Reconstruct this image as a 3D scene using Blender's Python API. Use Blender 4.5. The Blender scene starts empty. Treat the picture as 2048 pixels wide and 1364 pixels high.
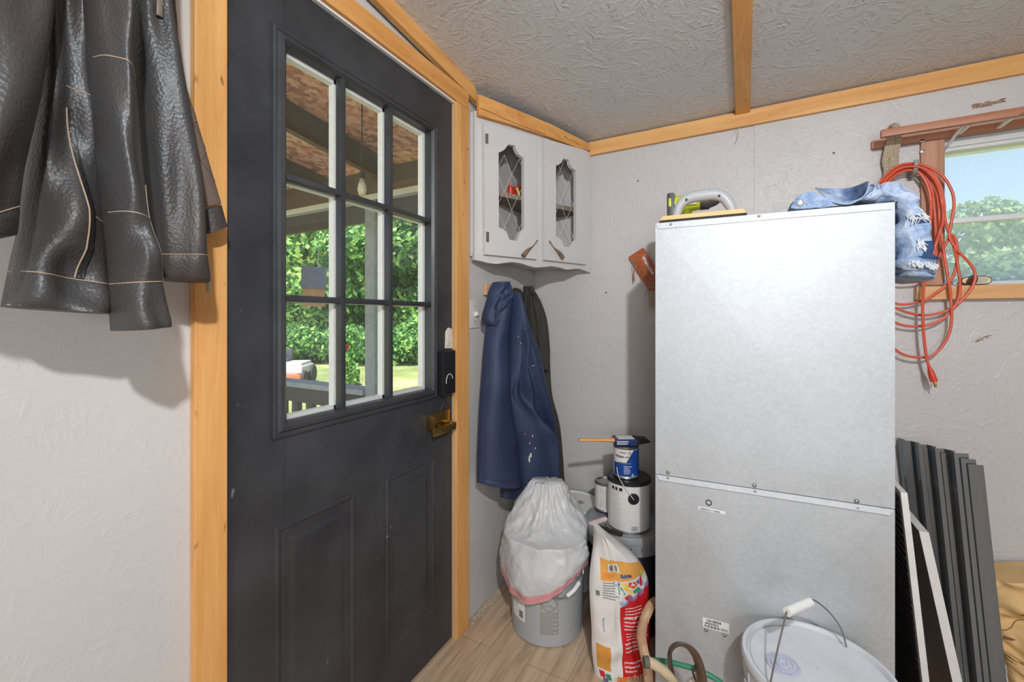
import bpy, bmesh, math, random
import numpy as np
from mathutils import Vector, Matrix, Euler, noise
random.seed(7)
R = math.radians
scene = bpy.context.scene
COL = scene.collection
# ---------------------------------------------------------------- camera
YAW = R(28.58); FPX = 850.0; HZN = 636.0
EYE = Vector((0.964, -2.022, 1.208))
cd = bpy.data.cameras.new('camera'); cam = bpy.data.objects.new('camera', cd); COL.objects.link(cam)
cam.location = EYE; cam.rotation_euler = (R(90), 0, YAW)
cd.sensor_fit = 'HORIZONTAL'; cd.sensor_width = 36.0; cd.lens = 36.0*FPX/2048.0
cd.shift_y = -(682.0-HZN)/2048.0
cd.clip_start = 0.02; cd.clip_end = 300
scene.camera = cam
# ---------------------------------------------------------------- light and exposure
scene.view_settings.view_transform = 'Standard'; scene.view_settings.look = 'None'
scene.view_settings.gamma = 1.0; scene.view_settings.use_curve_mapping = False
scene.view_settings.exposure = 0.1
wd = bpy.data.worlds.new('sky'); scene.world = wd; wd.use_nodes = True
wn = wd.node_tree.nodes; wl = wd.node_tree.links
sky = wn.new('ShaderNodeTexSky'); sky.sky_type = 'NISHITA'; sky.sun_disc = False
sky.sun_elevation = R(50); sky.sun_rotation = R(160); sky.altitude = 100; sky.air_density = 1.0; sky.dust_density = 2.5; sky.ozone_density = 1.0
wl.new(sky.outputs[0], wn['Background'].inputs[0]); wn['Background'].inputs[1].default_value = 0.30
def lamp(name, kind, loc, energy, color=(1, 1, 1), target=None, **kw):
    d = bpy.data.lights.new(name, kind); d.energy = energy; d.color = color
    for k, v in kw.items(): setattr(d, k, v)
    o = bpy.data.objects.new(name, d); COL.objects.link(o); o.location = loc
    if target is not None:
        o.rotation_euler = (Vector(target)-Vector(loc)).to_track_quat('-Z', 'Y').to_euler()
    return o
lamp('sun', 'SUN', (3, -10, 20), 9.5, (1.0, 0.95, 0.86), target=(-0.5, -3.0, 0), angle=R(0.6))
lamp('work_light', 'SPOT', (1.36, -2.36, 1.97), 112, (0.93, 0.965, 1.0), target=(0.55, -0.4, 0.95), spot_size=R(135), spot_blend=1.0, shadow_soft_size=0.032)
lamp('fill_light', 'POINT', (1.5, -3.2, 1.25), 52, (0.93, 0.965, 1.0), shadow_soft_size=0.3)  # unseen fill light added behind the camera, no fixture there
# ---------------------------------------------------------------- a picture point turned into a place on a real plane
SN, CS = math.sin(YAW), math.cos(YAW)
def ray(px, py):
    u = (px-1024.0)/FPX; v = (HZN-py)/FPX
    return Vector((u*CS-SN, u*SN+CS, v))
def on(px, py, n, d):
    n = Vector(n); r = ray(px, py)
    return EYE + r*((d-n.dot(EYE))/n.dot(r))
def pX(px, py, x=0.0): return on(px, py, (1, 0, 0), x)
def pY(px, py, y=0.0): return on(px, py, (0, 1, 0), y)
def pZ(px, py, z=0.0): return on(px, py, (0, 0, 1), z)
def pV(px, py, A, B):
    n = Vector((B[1]-A[1], -(B[0]-A[0]), 0))
    return on(px, py, n, n.x*A[0]+n.y*A[1])
def pD(px, py, t): return EYE + ray(px, py)*t
def cxy(X, t): return (EYE.x+X*CS-t*SN, EYE.y+X*SN+t*CS)
# ---------------------------------------------------------------- materials
MATS = {}
def s2l(c):
    return tuple(((x/255.0)/12.92 if x/255.0 <= 0.04045 else ((x/255.0+0.055)/1.055)**2.4) for x in c)
class N:
    def __init__(s, name):
        s.m = bpy.data.materials.new(name); s.m.use_nodes = True
        s.t = s.m.node_tree; s.b = s.t.nodes['Principled BSDF']; s.out = s.t.nodes['Material Output']
        s.tc = s.t.nodes.new('ShaderNodeTexCoord')
    def n(s, typ, **kw):
        x = s.t.nodes.new(typ)
        for k, v in kw.items():
            if k.startswith('i_'): x.inputs[k[2:].replace('_', ' ')].default_value = v
            else: setattr(x, k, v)
        return x
    def l(s, a, b): s.t.links.new(a, b)
    def coords(s, scale=(1, 1, 1), rot=(0, 0, 0), src='Object'):
        mp = s.n('ShaderNodeMapping'); mp.inputs['Scale'].default_value = scale; mp.inputs['Rotation'].default_value = rot
        s.l(s.tc.outputs[src], mp.inputs['Vector']); return mp.outputs[0]
    def noise(s, vec, scale, detail=4, rough=0.55, dist=0.0):
        x = s.n('ShaderNodeTexNoise'); x.inputs['Scale'].default_value = scale; x.inputs['Detail'].default_value = detail
        x.inputs['Roughness'].default_value = rough; x.inputs['Distortion'].default_value = dist
        if vec is not None: s.l(vec, x.inputs['Vector'])
        return x.outputs['Fac']
    def ramp(s, fac, stops):
        r = s.n('ShaderNodeValToRGB'); e = r.color_ramp.elements
        while len(e) < len(stops): e.new(0.5)
        for k, (p, c) in enumerate(stops):
            e[k].position = p; e[k].color = (c, c, c, 1) if isinstance(c, (int, float)) else (*c[:3], 1)
        s.l(fac, r.inputs[0]); return r.outputs[0]
    def mix(s, fac, a, b, mode='MIX'):
        x = s.n('ShaderNodeMix', data_type='RGBA', blend_type=mode)
        for sock, v in ((x.inputs[0], fac), (x.inputs[6], a), (x.inputs[7], b)):
            if hasattr(v, 'is_linked'): s.l(v, sock)
            elif isinstance(v, (int, float)): sock.default_value = v
            else: sock.default_value = (*v[:3], 1)
        return x.outputs[2]
    def math(s, op, a, b=0.0):
        x = s.n('ShaderNodeMath', operation=op)
        for sock, v in zip(x.inputs, (a, b)):
            if hasattr(v, 'is_linked'): s.l(v, sock)
            else: sock.default_value = v
        return x.outputs[0]
    def bump(s, h, strength=0.3, dist=0.01):
        x = s.n('ShaderNodeBump'); x.inputs['Strength'].default_value = strength; x.inputs['Distance'].default_value = dist
        s.l(h, x.inputs['Height']); s.l(x.outputs[0], s.b.inputs['Normal']); return x
    def set(s, color=None, rough=None, metal=None, **kw):
        for key, v in (('Base Color', color), ('Roughness', rough), ('Metallic', metal), *[(k.replace('_', ' '), v) for k, v in kw.items()]):
            if v is None: continue
            sock = s.b.inputs[key]
            if hasattr(v, 'is_linked'): s.l(v, sock)
            elif isinstance(v, tuple): sock.default_value = (*v[:3], 1)
            else: sock.default_value = v
        return s.m
def plain(name, rgb, rough=0.5, metal=0.0, var=0.12, scale=30.0, bump=0.0, **kw):
    if name in MATS: return MATS[name]
    a = N(name); c = s2l(rgb)
    f = a.noise(a.coords(), scale)
    lo = tuple(x*(1-var) for x in c); hi = tuple(min(1, x*(1+var)) for x in c)
    a.set(a.ramp(f, [(0.3, lo), (0.7, hi)]), rough, metal, **kw)
    if bump: a.bump(f, bump, 0.004)
    MATS[name] = a.m; return a.m
def strands(a, normal_axis, cell=20.0, fine=80.0):
    """chopped wood strands lying every way in the plane: a height/colour factor"""
    outs = []
    for k in range(2):
        v = a.coords(rot=tuple(0.7*k if i == normal_axis else 0 for i in range(3)))
        vo = a.n('ShaderNodeTexVoronoi'); vo.inputs['Scale'].default_value = cell*(1+0.6*k); a.l(v, vo.inputs['Vector'])
        sep = a.n('ShaderNodeSeparateColor'); a.l(vo.outputs['Color'], sep.inputs[0])
        ang = a.math('MULTIPLY', sep.outputs[0], 6.28)
        vr = a.n('ShaderNodeVectorRotate', rotation_type='AXIS_ANGLE')
        vr.inputs['Axis'].default_value = tuple(1 if i == normal_axis else 0 for i in range(3))
        a.l(v, vr.inputs['Vector']); a.l(ang, vr.inputs['Angle'])
        mp = a.n('ShaderNodeMapping'); sc = [1.0, 1.0, 1.0]; sc[(normal_axis+1) % 3] = 0.075; mp.inputs['Scale'].default_value = sc
        a.l(vr.outputs[0], mp.inputs['Vector'])
        outs.append((a.noise(mp.outputs[0], fine, 3, 0.6), sep.outputs[1]))
    h = a.math('ADD', outs[0][0], outs[1][0])
    return a.math('MULTIPLY', h, 0.5), outs[0][1], outs[1][1]
def painted_osb(name, rgb, axis, strength=0.5, rough=0.5):
    a = N(name); c = s2l(rgb)
    h, c1, c2 = strands(a, axis)
    big = a.noise(a.coords(), 1.6, 5)
    col = a.mix(a.ramp(big, [(0.35, 0.0), (0.7, 1.0)]), tuple(x*0.95 for x in c), tuple(x*1.04 for x in c))
    hh = a.ramp(h, [(0.47, 0.0), (0.56, 0.35), (0.66, 1.0)])
    sp = a.ramp(a.noise(a.coords(), 46, 2, 0.5), [(0.76, 0.0), (0.79, 1.0)])
    col = a.mix(a.math('MULTIPLY', sp, 0.55), col, s2l((236, 232, 226)))
    a.set(col, rough); a.bump(hh, strength, 0.004)
    return a.m
def bare_osb(name):
    a = N(name); h, c1, c2 = strands(a, 2, 30, 110)
    col = a.ramp(a.mix(0.5, h, c1), [(0.2, s2l((150, 104, 84))), (0.45, s2l((224, 146, 122))), (0.62, s2l((248, 182, 160))), (0.85, s2l((250, 220, 196)))])
    a.set(col, 0.75); a.bump(h, 0.3, 0.004); return a.m
def wood(name, lo, hi, axis, rough=0.5, grain=26.0, knots=True):
    if name in MATS: return MATS[name]
    a = N(name); sc = [1.0, 1.0, 1.0]; sc[axis] = 0.06
    v = a.coords(tuple(sc)); f = a.noise(v, grain, 6, 0.65, 0.6)
    f2 = a.noise(a.coords(tuple(1.0 if i != axis else 0.4 for i in range(3))), 6, 3)
    col = a.ramp(f, [(0.25, s2l(lo)), (0.5, tuple((x+y)/2 for x, y in zip(s2l(lo), s2l(hi)))), (0.7, s2l(hi))])
    col = a.mix(a.ramp(f2, [(0.4, 0.0), (0.75, 0.5)]), col, s2l(hi))
    if knots:
        sp = a.noise(a.coords(tuple(1.0 if i != axis else 0.35 for i in range(3))), 42, 2)
        col = a.mix(a.ramp(sp, [(0.70, 0.0), (0.76, 0.7)]), col, tuple(x*0.35 for x in s2l(lo)))
    a.set(col, rough); a.bump(f, 0.25, 0.003); MATS[name] = a.m; return a.m
def galvanised():
    a = N('galvanised steel')
    vo = a.n('ShaderNodeTexVoronoi'); vo.inputs['Scale'].default_value = 130; a.l(a.coords(), vo.inputs['Vector'])
    sep = a.n('ShaderNodeSeparateColor'); a.l(vo.outputs['Color'], sep.inputs[0])
    big = a.noise(a.coords(), 3.0, 5, 0.6)
    g = a.mix(0.16, big, sep.outputs[0])
    col = a.ramp(g, [(0.25, s2l((176, 180, 183))), (0.75, s2l((200, 203, 206)))])
    sp = a.ramp(a.noise(a.coords(), 70, 3), [(0.70, 0.0), (0.76, 1.0)])
    wear = a.ramp(a.noise(a.coords(), 4, 3), [(0.5, 0.0), (0.62, 1.0)])
    col = a.mix(a.math('MULTIPLY', a.math('MULTIPLY', sp, wear), 0.6), col, s2l((240, 240, 240)))
    a.set(col, a.ramp(big, [(0.3, 0.54), (0.7, 0.64)]), 0.5)
    return a.m
def leather(name='black leather', rgb=(60, 59, 59)):
    a = N(name); c = s2l(rgb)
    vo = a.n('ShaderNodeTexVoronoi'); vo.inputs['Scale'].default_value = 260; a.l(a.coords((1, 1, 0.8)), vo.inputs['Vector'])
    n2 = a.noise(a.coords(), 6, 4)
    col = a.mix(a.ramp(n2, [(0.45, 0.0), (0.75, 0.35)]), c, s2l((84, 62, 50)))
    h = a.mix(0.5, vo.outputs['Distance'], a.noise(a.coords(), 38, 4))
    a.set(col, a.ramp(n2, [(0.3, 0.40), (0.7, 0.52)])); a.bump(h, 0.36, 0.003)
    return a.m
def denim():
    a = N('washed denim'); n1 = a.noise(a.coords(), 17, 5, 0.6); n2 = a.noise(a.coords((1, 1, 3)), 160, 2)
    col = a.ramp(a.mix(0.3, n1, n2), [(0.30, s2l((66, 92, 138))), (0.47, s2l((140, 164, 200))), (0.62, s2l((196, 208, 224)))])
    a.set(col, 0.85); a.bump(n2, 0.4, 0.003); return a.m
def cloth(name, rgb, rough=0.75, var=0.2):
    a = N(name); c = s2l(rgb); n1 = a.noise(a.coords(), 9, 5); n2 = a.noise(a.coords((1, 1, 0.5)), 420, 2)
    col = a.ramp(n1, [(0.3, tuple(x*(1-var) for x in c)), (0.7, tuple(x*(1+var) for x in c))])
    a.set(col, rough); a.bump(n2, 0.25, 0.002); return a.m
def door_paint():
    a = N('charcoal door paint'); n1 = a.noise(a.coords(), 5, 6, 0.6); n2 = a.noise(a.coords((1, 1, 0.35)), 60, 3)
    col = a.ramp(n1, [(0.3, s2l((42, 43, 46))), (0.7, s2l((62, 63, 66)))])
    sc = a.ramp(n2, [(0.71, 0.0), (0.75, 1.0)])
    msk = a.ramp(a.noise(a.coords(), 2.2, 3), [(0.48, 0.0), (0.66, 1.0)])
    col = a.mix(a.math('MULTIPLY', a.math('MULTIPLY', sc, msk), 0.7), col, s2l((170, 170, 168)))
    n3 = a.noise(a.coords(), 3.1, 4)
    col = a.mix(a.ramp(n3, [(0.62, 0.0), (0.8, 0.35)]), col, s2l((20, 20, 21)))
    a.set(col, a.ramp(n1, [(0.3, 0.34), (0.7, 0.5)])); a.bump(a.noise(a.coords(), 80, 3), 0.06, 0.002); return a.m
def floor_mat():
    a = N('wood plank flooring')
    v = a.coords(rot=(0, 0, R(90)))
    br = a.n('ShaderNodeTexBrick'); br.offset = 0.37
    for k, val in (('Scale', 1.0), ('Mortar Size', 0.0006), ('Brick Width', 1.1), ('Row Height', 0.15), ('Bias', 0.0)): br.inputs[k].default_value = val
    br.inputs['Color1'].default_value = (0.2, 0.2, 0.2, 1); br.inputs['Color2'].default_value = (0.8, 0.8, 0.8, 1); br.inputs['Mortar'].default_value = (0, 0, 0, 1)
    a.l(v, br.inputs['Vector'])
    g = a.noise(a.coords((1, 0.09, 1)), 28, 6, 0.65, 0.4)
    f = a.mix(0.14, g, br.outputs['Color'])
    col = a.ramp(f, [(0.25, s2l((138, 116, 96))), (0.5, s2l((196, 168, 140))), (0.75, s2l((226, 202, 174)))])
    d = a.ramp(a.noise(a.coords(), 22, 4), [(0.66, 0.0), (0.74, 0.6)])
    col = a.mix(d, col, s2l((70, 56, 46)))
    col = a.mix(br.outputs['Fac'], col, s2l((70, 55, 42)))
    a.set(col, 0.42); a.bump(g, 0.12, 0.002); return a.m
def glass(name, haze=0.03, tint=(1, 1, 1), dirt_glare=(0.8, 0.82, 0.85)):
    a = N(name); t = a.t; t.nodes.remove(a.b)
    tr = a.n('ShaderNodeBsdfTransparent'); tr.inputs[0].default_value = (*tint, 1)
    gl = a.n('ShaderNodeBsdfGlossy'); gl.inputs['Roughness'].default_value = 0.02
    df = a.n('ShaderNodeBsdfTranslucent'); df.inputs[0].default_value = (*dirt_glare, 1)
    lw = a.n('ShaderNodeLayerWeight'); lw.inputs[0].default_value = 0.5
    m1 = a.n('ShaderNodeMixShader'); m2 = a.n('ShaderNodeMixShader')
    sp = a.ramp(a.noise(a.coords(), 120, 3), [(0.62, haze), (0.75, haze+0.12)])
    a.l(sp, m1.inputs[0]); a.l(tr.outputs[0], m1.inputs[1]); a.l(df.outputs[0], m1.inputs[2])
    a.l(a.math('ADD', a.math('MULTIPLY', a.math('POWER', lw.outputs['Facing'], 5.0), 0.9), 0.035), m2.inputs[0]); a.l(m1.outputs[0], m2.inputs[1]); a.l(gl.outputs[0], m2.inputs[2])
    a.l(m2.outputs[0], a.out.inputs[0]); return a.m
def thin_plastic(name, rgb, trans=0.35, rough=0.28):
    a = N(name); c = s2l(rgb)
    a.set(c, rough); a.bump(a.noise(a.coords(), 26, 5, 0.6, 0.8), 0.35, 0.012)
    tl = a.n('ShaderNodeBsdfTranslucent'); tl.inputs[0].default_value = (*c, 1)
    mx = a.n('ShaderNodeMixShader'); mx.inputs[0].default_value = trans
    a.l(a.b.outputs[0], mx.inputs[1]); a.l(tl.outputs[0], mx.inputs[2]); a.l(mx.outputs[0], a.out.inputs[0]); return a.m
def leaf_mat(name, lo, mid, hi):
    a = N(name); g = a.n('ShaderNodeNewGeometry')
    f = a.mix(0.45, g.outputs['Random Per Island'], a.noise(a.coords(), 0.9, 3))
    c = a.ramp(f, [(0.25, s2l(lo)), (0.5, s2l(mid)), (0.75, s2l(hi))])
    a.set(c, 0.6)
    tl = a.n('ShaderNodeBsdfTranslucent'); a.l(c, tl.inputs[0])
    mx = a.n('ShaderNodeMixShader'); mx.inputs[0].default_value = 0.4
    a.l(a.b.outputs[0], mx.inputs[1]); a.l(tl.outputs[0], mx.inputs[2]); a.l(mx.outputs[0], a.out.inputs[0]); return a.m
def lawn_mat():
    a = N('lawn'); n1 = a.noise(a.coords(), 0.35, 5, 0.6); n2 = a.noise(a.coords(), 9, 4)
    col = a.ramp(a.mix(0.3, n1, n2), [(0.36, s2l((84, 104, 60))), (0.5, s2l((128, 140, 84))), (0.58, s2l((166, 158, 122))), (0.66, s2l((186, 178, 162)))])
    a.set(col, 0.9); return a.m
# ---------------------------------------------------------------- mesh helpers
def BM(): return bmesh.new()
def box(bm, lo, hi, M=None):
    lo, hi = Vector(lo), Vector(hi)
    vs = [bm.verts.new((x, y, z)) for x in (lo.x, hi.x) for y in (lo.y, hi.y) for z in (lo.z, hi.z)]
    for f in ((0, 1, 3, 2), (4, 6, 7, 5), (0, 4, 5, 1), (2, 3, 7, 6), (0, 2, 6, 4), (1, 5, 7, 3)): bm.faces.new([vs[i] for i in f])
    if M is not None: bmesh.ops.transform(bm, matrix=M, verts=vs)
    return bm
def bevel(bm, w=0.003, seg=2):
    bmesh.ops.recalc_face_normals(bm, faces=bm.faces[:])
    es = [e for e in bm.edges if len(e.link_faces) == 2 and e.calc_face_angle(0) > 0.6]
    bmesh.ops.bevel(bm, geom=es, offset=w, segments=seg, profile=0.6, affect='EDGES', clamp_overlap=True)
    return bm
def slab(bm, lo, hi, w=0.003, M=None):
    b = BM(); box(b, lo, hi); bevel(b, w); 
    if M is not None: b.transform(M)
    join(bm, b); return bm
def join(bm, other):
    me = bpy.data.meshes.new('tmp'); other.to_mesh(me); bm.from_mesh(me); bpy.data.meshes.remove(me); other.free(); return bm
def rings_mesh(bm, rings, closed_u=True, cap0=True, cap1=True):
    R_ = [[bm.verts.new(p) for p in r] for r in rings]; n = len(R_[0])
    for a, b in zip(R_[:-1], R_[1:]):
        for i in range(n if closed_u else n-1):
            j = (i+1) % n; bm.faces.new((a[i], a[j], b[j], b[i]))
    for flag, r in ((cap0, R_[0]), (cap1, R_[-1])):
        if flag:
            c = bm.verts.new(sum((v.co for v in r), Vector())/n)
            for i in range(n if closed_u else n-1): bm.faces.new((r[i], r[(i+1) % n], c))
    return R_
def lathe(bm, prof, c=(0, 0, 0), seg=48, M=None, cap=True):
    c = Vector(c); rings = []
    for r, z in prof:
        rings.append([Vector((c.x+max(r, 1e-5)*math.cos(2*math.pi*i/seg), c.y+max(r, 1e-5)*math.sin(2*math.pi*i/seg), c.z+z)) for i in range(seg)])
    if M is not None: rings = [[M @ p for p in r] for r in rings]
    rings_mesh(bm, rings, True, cap, cap); return bm
def smooth_path(pts, n=8):
    pts = [Vector(p) for p in pts]; out = []
    for i in range(len(pts)-1):
        p0 = pts[max(i-1, 0)]; p1 = pts[i]; p2 = pts[i+1]; p3 = pts[min(i+2, len(pts)-1)]
        for k in range(n):
            t = k/n
            out.append(0.5*((2*p1)+(p2-p0)*t+(2*p0-5*p1+4*p2-p3)*t*t+(3*p1-p0-3*p2+p3)*t**3))
    out.append(pts[-1]); return out
def tube(bm, pts, r, seg=10, n=8, smooth=True, rad=None, flat=None):
    P = smooth_path(pts, n) if smooth and len(pts) > 2 else [Vector(p) for p in pts]
    T = [(P[min(i+1, len(P)-1)]-P[max(i-1, 0)]).normalized() for i in range(len(P))]
    up = Vector((0, 0, 1)) if abs(T[0].z) < 0.9 else Vector((1, 0, 0))
    rings = []; a = up.cross(T[0]).normalized()
    for i, p in enumerate(P):
        a = (a-T[i]*a.dot(T[i])).normalized(); b = T[i].cross(a)
        rr = rad(i/(len(P)-1)) if rad else r
        ra, rb = (rr*flat[0], rr*flat[1]) if flat else (rr, rr)
        rings.append([p+a*ra*math.cos(2*math.pi*k/seg)+b*rb*math.sin(2*math.pi*k/seg) for k in range(seg)])
    rings_mesh(bm, rings); return bm
def prism(bm, pts, ext):
    """a flat outline (3D points) given thickness along ext"""
    ext = Vector(ext); a = [bm.verts.new(p) for p in pts]; b = [bm.verts.new(Vector(p)+ext) for p in pts]; n = len(a)
    bm.faces.new(a); bm.faces.new(b[::-1])
    for i in range(n): bm.faces.new((a[i], b[i], b[(i+1) % n], a[(i+1) % n]))
    return bm
def ngon(bm, pts):
    bm.faces.new([bm.verts.new(p) for p in pts]); return bm
def cr(pts, t):
    n = len(pts)-1; x = min(max(t, 0), 1)*n; i = min(int(x), n-1); u = x-i
    p0 = pts[max(i-1, 0)]; p1 = pts[i]; p2 = pts[i+1]; p3 = pts[min(i+2, n)]
    return 0.5*((2*p1)+(p2-p0)*u+(2*p0-5*p1+4*p2-p3)*u*u+(3*p1-p0-3*p2+p3)*u**3)
def drape(bm, L, Rt, A, B, bulge=0.05, back=0.03, fold=None, nu=28, nv=44, wob=0.0, seed=0, pw=0.55, wf=(5, 7)):
    """hanging cloth: a closed body between two outlines, front swelling towards the room, with folds"""
    Lw = [pV(p[0], p[1], A, B) for p in L]; Rw = [pV(p[0], p[1], A, B) for p in Rt]
    d = Vector((B[0]-A[0], B[1]-A[1], 0)).normalized(); nrm = Vector((d.y, -d.x, 0))
    if nrm.dot(EYE-Lw[0]) < 0: nrm = -nrm
    bl = bulge if callable(bulge) else (lambda t: bulge)
    def front(s, t, off=0.0):
        p = cr(Lw, t).lerp(cr(Rw, t), s); e = max(0.0, 4*s*(1-s))**pw
        q = bl(t)*e + (fold(s, t)*min(1, e*1.6) if fold else 0)
        if wob: q += wob*e*noise.noise(Vector((s*wf[0]+seed, t*wf[1], seed*1.7)))
        return p+nrm*(q+off)
    def backp(s, t):
        p = cr(Lw, t).lerp(cr(Rw, t), s); return p-nrm*back*max(0.0, 4*s*(1-s))**0.5
    rings = []
    for j in range(nv+1):
        t = j/nv
        rings.append([front(i/nu, t) for i in range(nu+1)]+[backp(1-i/8, t) for i in range(1, 8)])
    rings_mesh(bm, rings)
    front.nrm = nrm
    return front
def seam(bm, fr, st, r=0.0008, off=0.0003, n=16):
    pts = []
    for (s0, t0), (s1, t1) in zip(st[:-1], st[1:]):
        for k in range(n): pts.append(fr(s0+(s1-s0)*k/n, t0+(t1-t0)*k/n, off))
    pts.append(fr(*st[-1], off)); tube(bm, pts, r, 6, smooth=False); return bm
def text_bm(txt, size, align='LEFT', spacing=1.0, ext=0.0, bold=0.0):
    cu = bpy.data.curves.new('lettering', 'FONT'); cu.body = txt; cu.size = size; cu.align_x = align; cu.space_character = spacing; cu.extrude = ext; cu.offset = bold
    cu.resolution_u = 3
    o = bpy.data.objects.new('lettering', cu); COL.objects.link(o)
    me = o.to_mesh(); b = BM(); b.from_mesh(me); o.to_mesh_clear()
    bpy.data.objects.remove(o); bpy.data.curves.remove(cu)
    return b
def mapped(b, f):
    for v in b.verts: v.co = f(v.co.x, v.co.y, v.co.z)
    return b
def rect_bm(x0, y0, x1, y1, nx=6, ny=2):
    b = BM(); g = [[b.verts.new((x0+(x1-x0)*i/nx, y0+(y1-y0)*j/ny, 0)) for i in range(nx+1)] for j in range(ny+1)]
    for j in range(ny):
        for i in range(nx): b.faces.new((g[j][i], g[j][i+1], g[j+1][i+1], g[j+1][i]))
    return b
def lines_bm(x0, y0, x1, rows, pitch, h, rnd, gap=0.15):
    """rows of print too small to read: broken bars"""
    b = BM()
    for k in range(rows):
        x = x0; y = y0-k*pitch
        end = x1-(x1-x0)*rnd.random()*0.4
        while x < end:
            w = (x1-x0)*(0.06+0.12*rnd.random()); w = min(w, end-x)
            join(b, rect_bm(x, y, x+w*0.85, y+h, 2, 1)); x += w
    return b
def barcode_bm(x0, y0, x1, y1, rnd):
    b = BM(); x = x0
    while x < x1:
        w = (x1-x0)*random.choice((0.015, 0.03, 0.045)); join(b, rect_bm(x, y0, min(x+w, x1), y1, 1, 2)); x += w+(x1-x0)*rnd.choice((0.02, 0.03))
    return b
# ---------------------------------------------------------------- objects, parts, sub-parts
WM = {}
def thing(name, label, cat, loc=(0, 0, 0), rot=(0, 0, 0), group=None):
    o = bpy.data.objects.new(name, None); COL.objects.link(o); o.location = loc; o.rotation_euler = rot; o.empty_display_size = 0.05
    WM[o] = Matrix.Translation(Vector(loc)) @ Euler(rot).to_matrix().to_4x4()
    o['label'] = label; o['category'] = cat
    if group: o['group'] = group
    return o
def tag(o, label, cat, group=None, kind=None):
    o['label'] = label; o['category'] = cat
    if group: o['group'] = group
    if kind: o['kind'] = kind
    return o
def obj(name, bm, mats, parent=None, smooth=True, world=True, origin=None, label=None, ang=40):
    bmesh.ops.recalc_face_normals(bm, faces=bm.faces[:])
    me = bpy.data.meshes.new(name)
    o = bpy.data.objects.new(name, me); COL.objects.link(o)
    if parent is not None:
        W = WM[parent]
        if world: bm.transform(W.inverted())
        o.parent = parent; WM[o] = W
    else:
        c = Vector(origin) if origin is not None else Vector()
        bm.transform(Matrix.Translation(-c)); o.location = c; WM[o] = Matrix.Translation(c)
    bm.to_mesh(me); bm.free()
    for m in (mats if isinstance(mats, (list, tuple)) else [mats]): me.materials.append(m)
    if smooth:
        me.polygons.foreach_set('use_smooth', [True]*len(me.polygons))
        try: me.set_sharp_from_angle(angle=R(ang))
        except Exception: pass
    if label: o['label'] = label
    return o
def struct(name, bm, m, smooth=False, label=None):
    o = obj(name, bm, m, None, smooth); o['kind'] = 'structure'
    if label: o['label'] = label
    return o
# ================================================================ THE SETTING
def ceil_z(y): return 2.07-0.112*y
WALL_L = painted_osb('wall paint left', (199, 196, 193), 0, 0.18, 0.42)
WALL_B = painted_osb('wall paint back', (200, 196, 194), 1, 0.34, 0.42)
CEIL = painted_osb('ceiling paint', (204, 203, 201), 2, 0.6, 0.42)
PINE = wood('pine trim', (196, 128, 60), (232, 176, 106), 1); PINE_X = wood('pine trim lengthwise', (198, 132, 66), (234, 182, 116), 0)
PINE_Z = wood('pine trim upright', (196, 130, 64), (232, 178, 110), 2)
WHITE = plain('white paint', (226, 226, 222), 0.45, var=0.04)
BLK = plain('black plastic', (30, 31, 33), 0.4); STEEL = plain('steel', (176, 176, 174), 0.35, 1.0, var=0.05)
DARKSTEEL = plain('dark aged metal', (96, 86, 74), 0.45, 0.9); BRASS = plain('brass', (196, 164, 92), 0.28, 1.0, var=0.08)
INK = plain('black ink', (36, 36, 38), 0.6); GREYINK = plain('grey ink', (120, 120, 122), 0.6); LABELW = plain('label paper', (228, 228, 226), 0.55, var=0.02)
b = BM(); box(b, (-0.05, -4.1, -0.06), (3.3, 0.05, 0)); struct('floor', b, floor_mat())
DY0, DY1, DZ = -1.530, -0.716, 2.026
def wallpiece(b, y0, y1, z0, x0=-0.10, x1=0.0):
    vs = [(x1, y0, z0), (x1, y1, z0), (x1, y1, ceil_z(y1)+0.01), (x1, y0, ceil_z(y0)+0.01)]
    prism(b, vs, (x0-x1, 0, 0))
b = BM(); wallpiece(b, -4.1, DY0, -0.05); wallpiece(b, DY1, 0.1, -0.05); wallpiece(b, DY0, DY1, DZ); struct('wall_left', b, WALL_L)
WX0, WX1, WZ0, WZ1 = 1.574, 2.55, 1.322, 1.835
b = BM(); box(b, (-0.1, 0, -0.05), (1.003, 0.1, 2.08)); box(b, (1.003, -0.003, -0.05), (WX0, 0.1, 2.08)); box(b, (WX1, -0.003, -0.05), (3.3, 0.1, 2.08))
box(b, (WX0, -0.003, -0.05), (WX1, 0.1, WZ0)); box(b, (WX0, -0.003, WZ1), (WX1, 0.1, 2.08)); struct('wall_back', b, WALL_B)
b = BM(); wallpiece(b, -4.1, 0.1, -0.05, 3.35, 3.25); struct('wall_right', b, WALL_L)
b = BM(); box(b, (-0.1, -4.2, -0.05), (3.35, -4.1, 2.6)); struct('wall_front', b, WALL_B)
b = BM(); prism(b, [(-0.12, y, ceil_z(y)+dz) for y, dz in ((0.12, 0), (-4.2, 0), (-4.2, 0.12), (0.12, 0.12))], (3.5, 0, 0)); struct('ceiling', b, CEIL)
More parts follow.
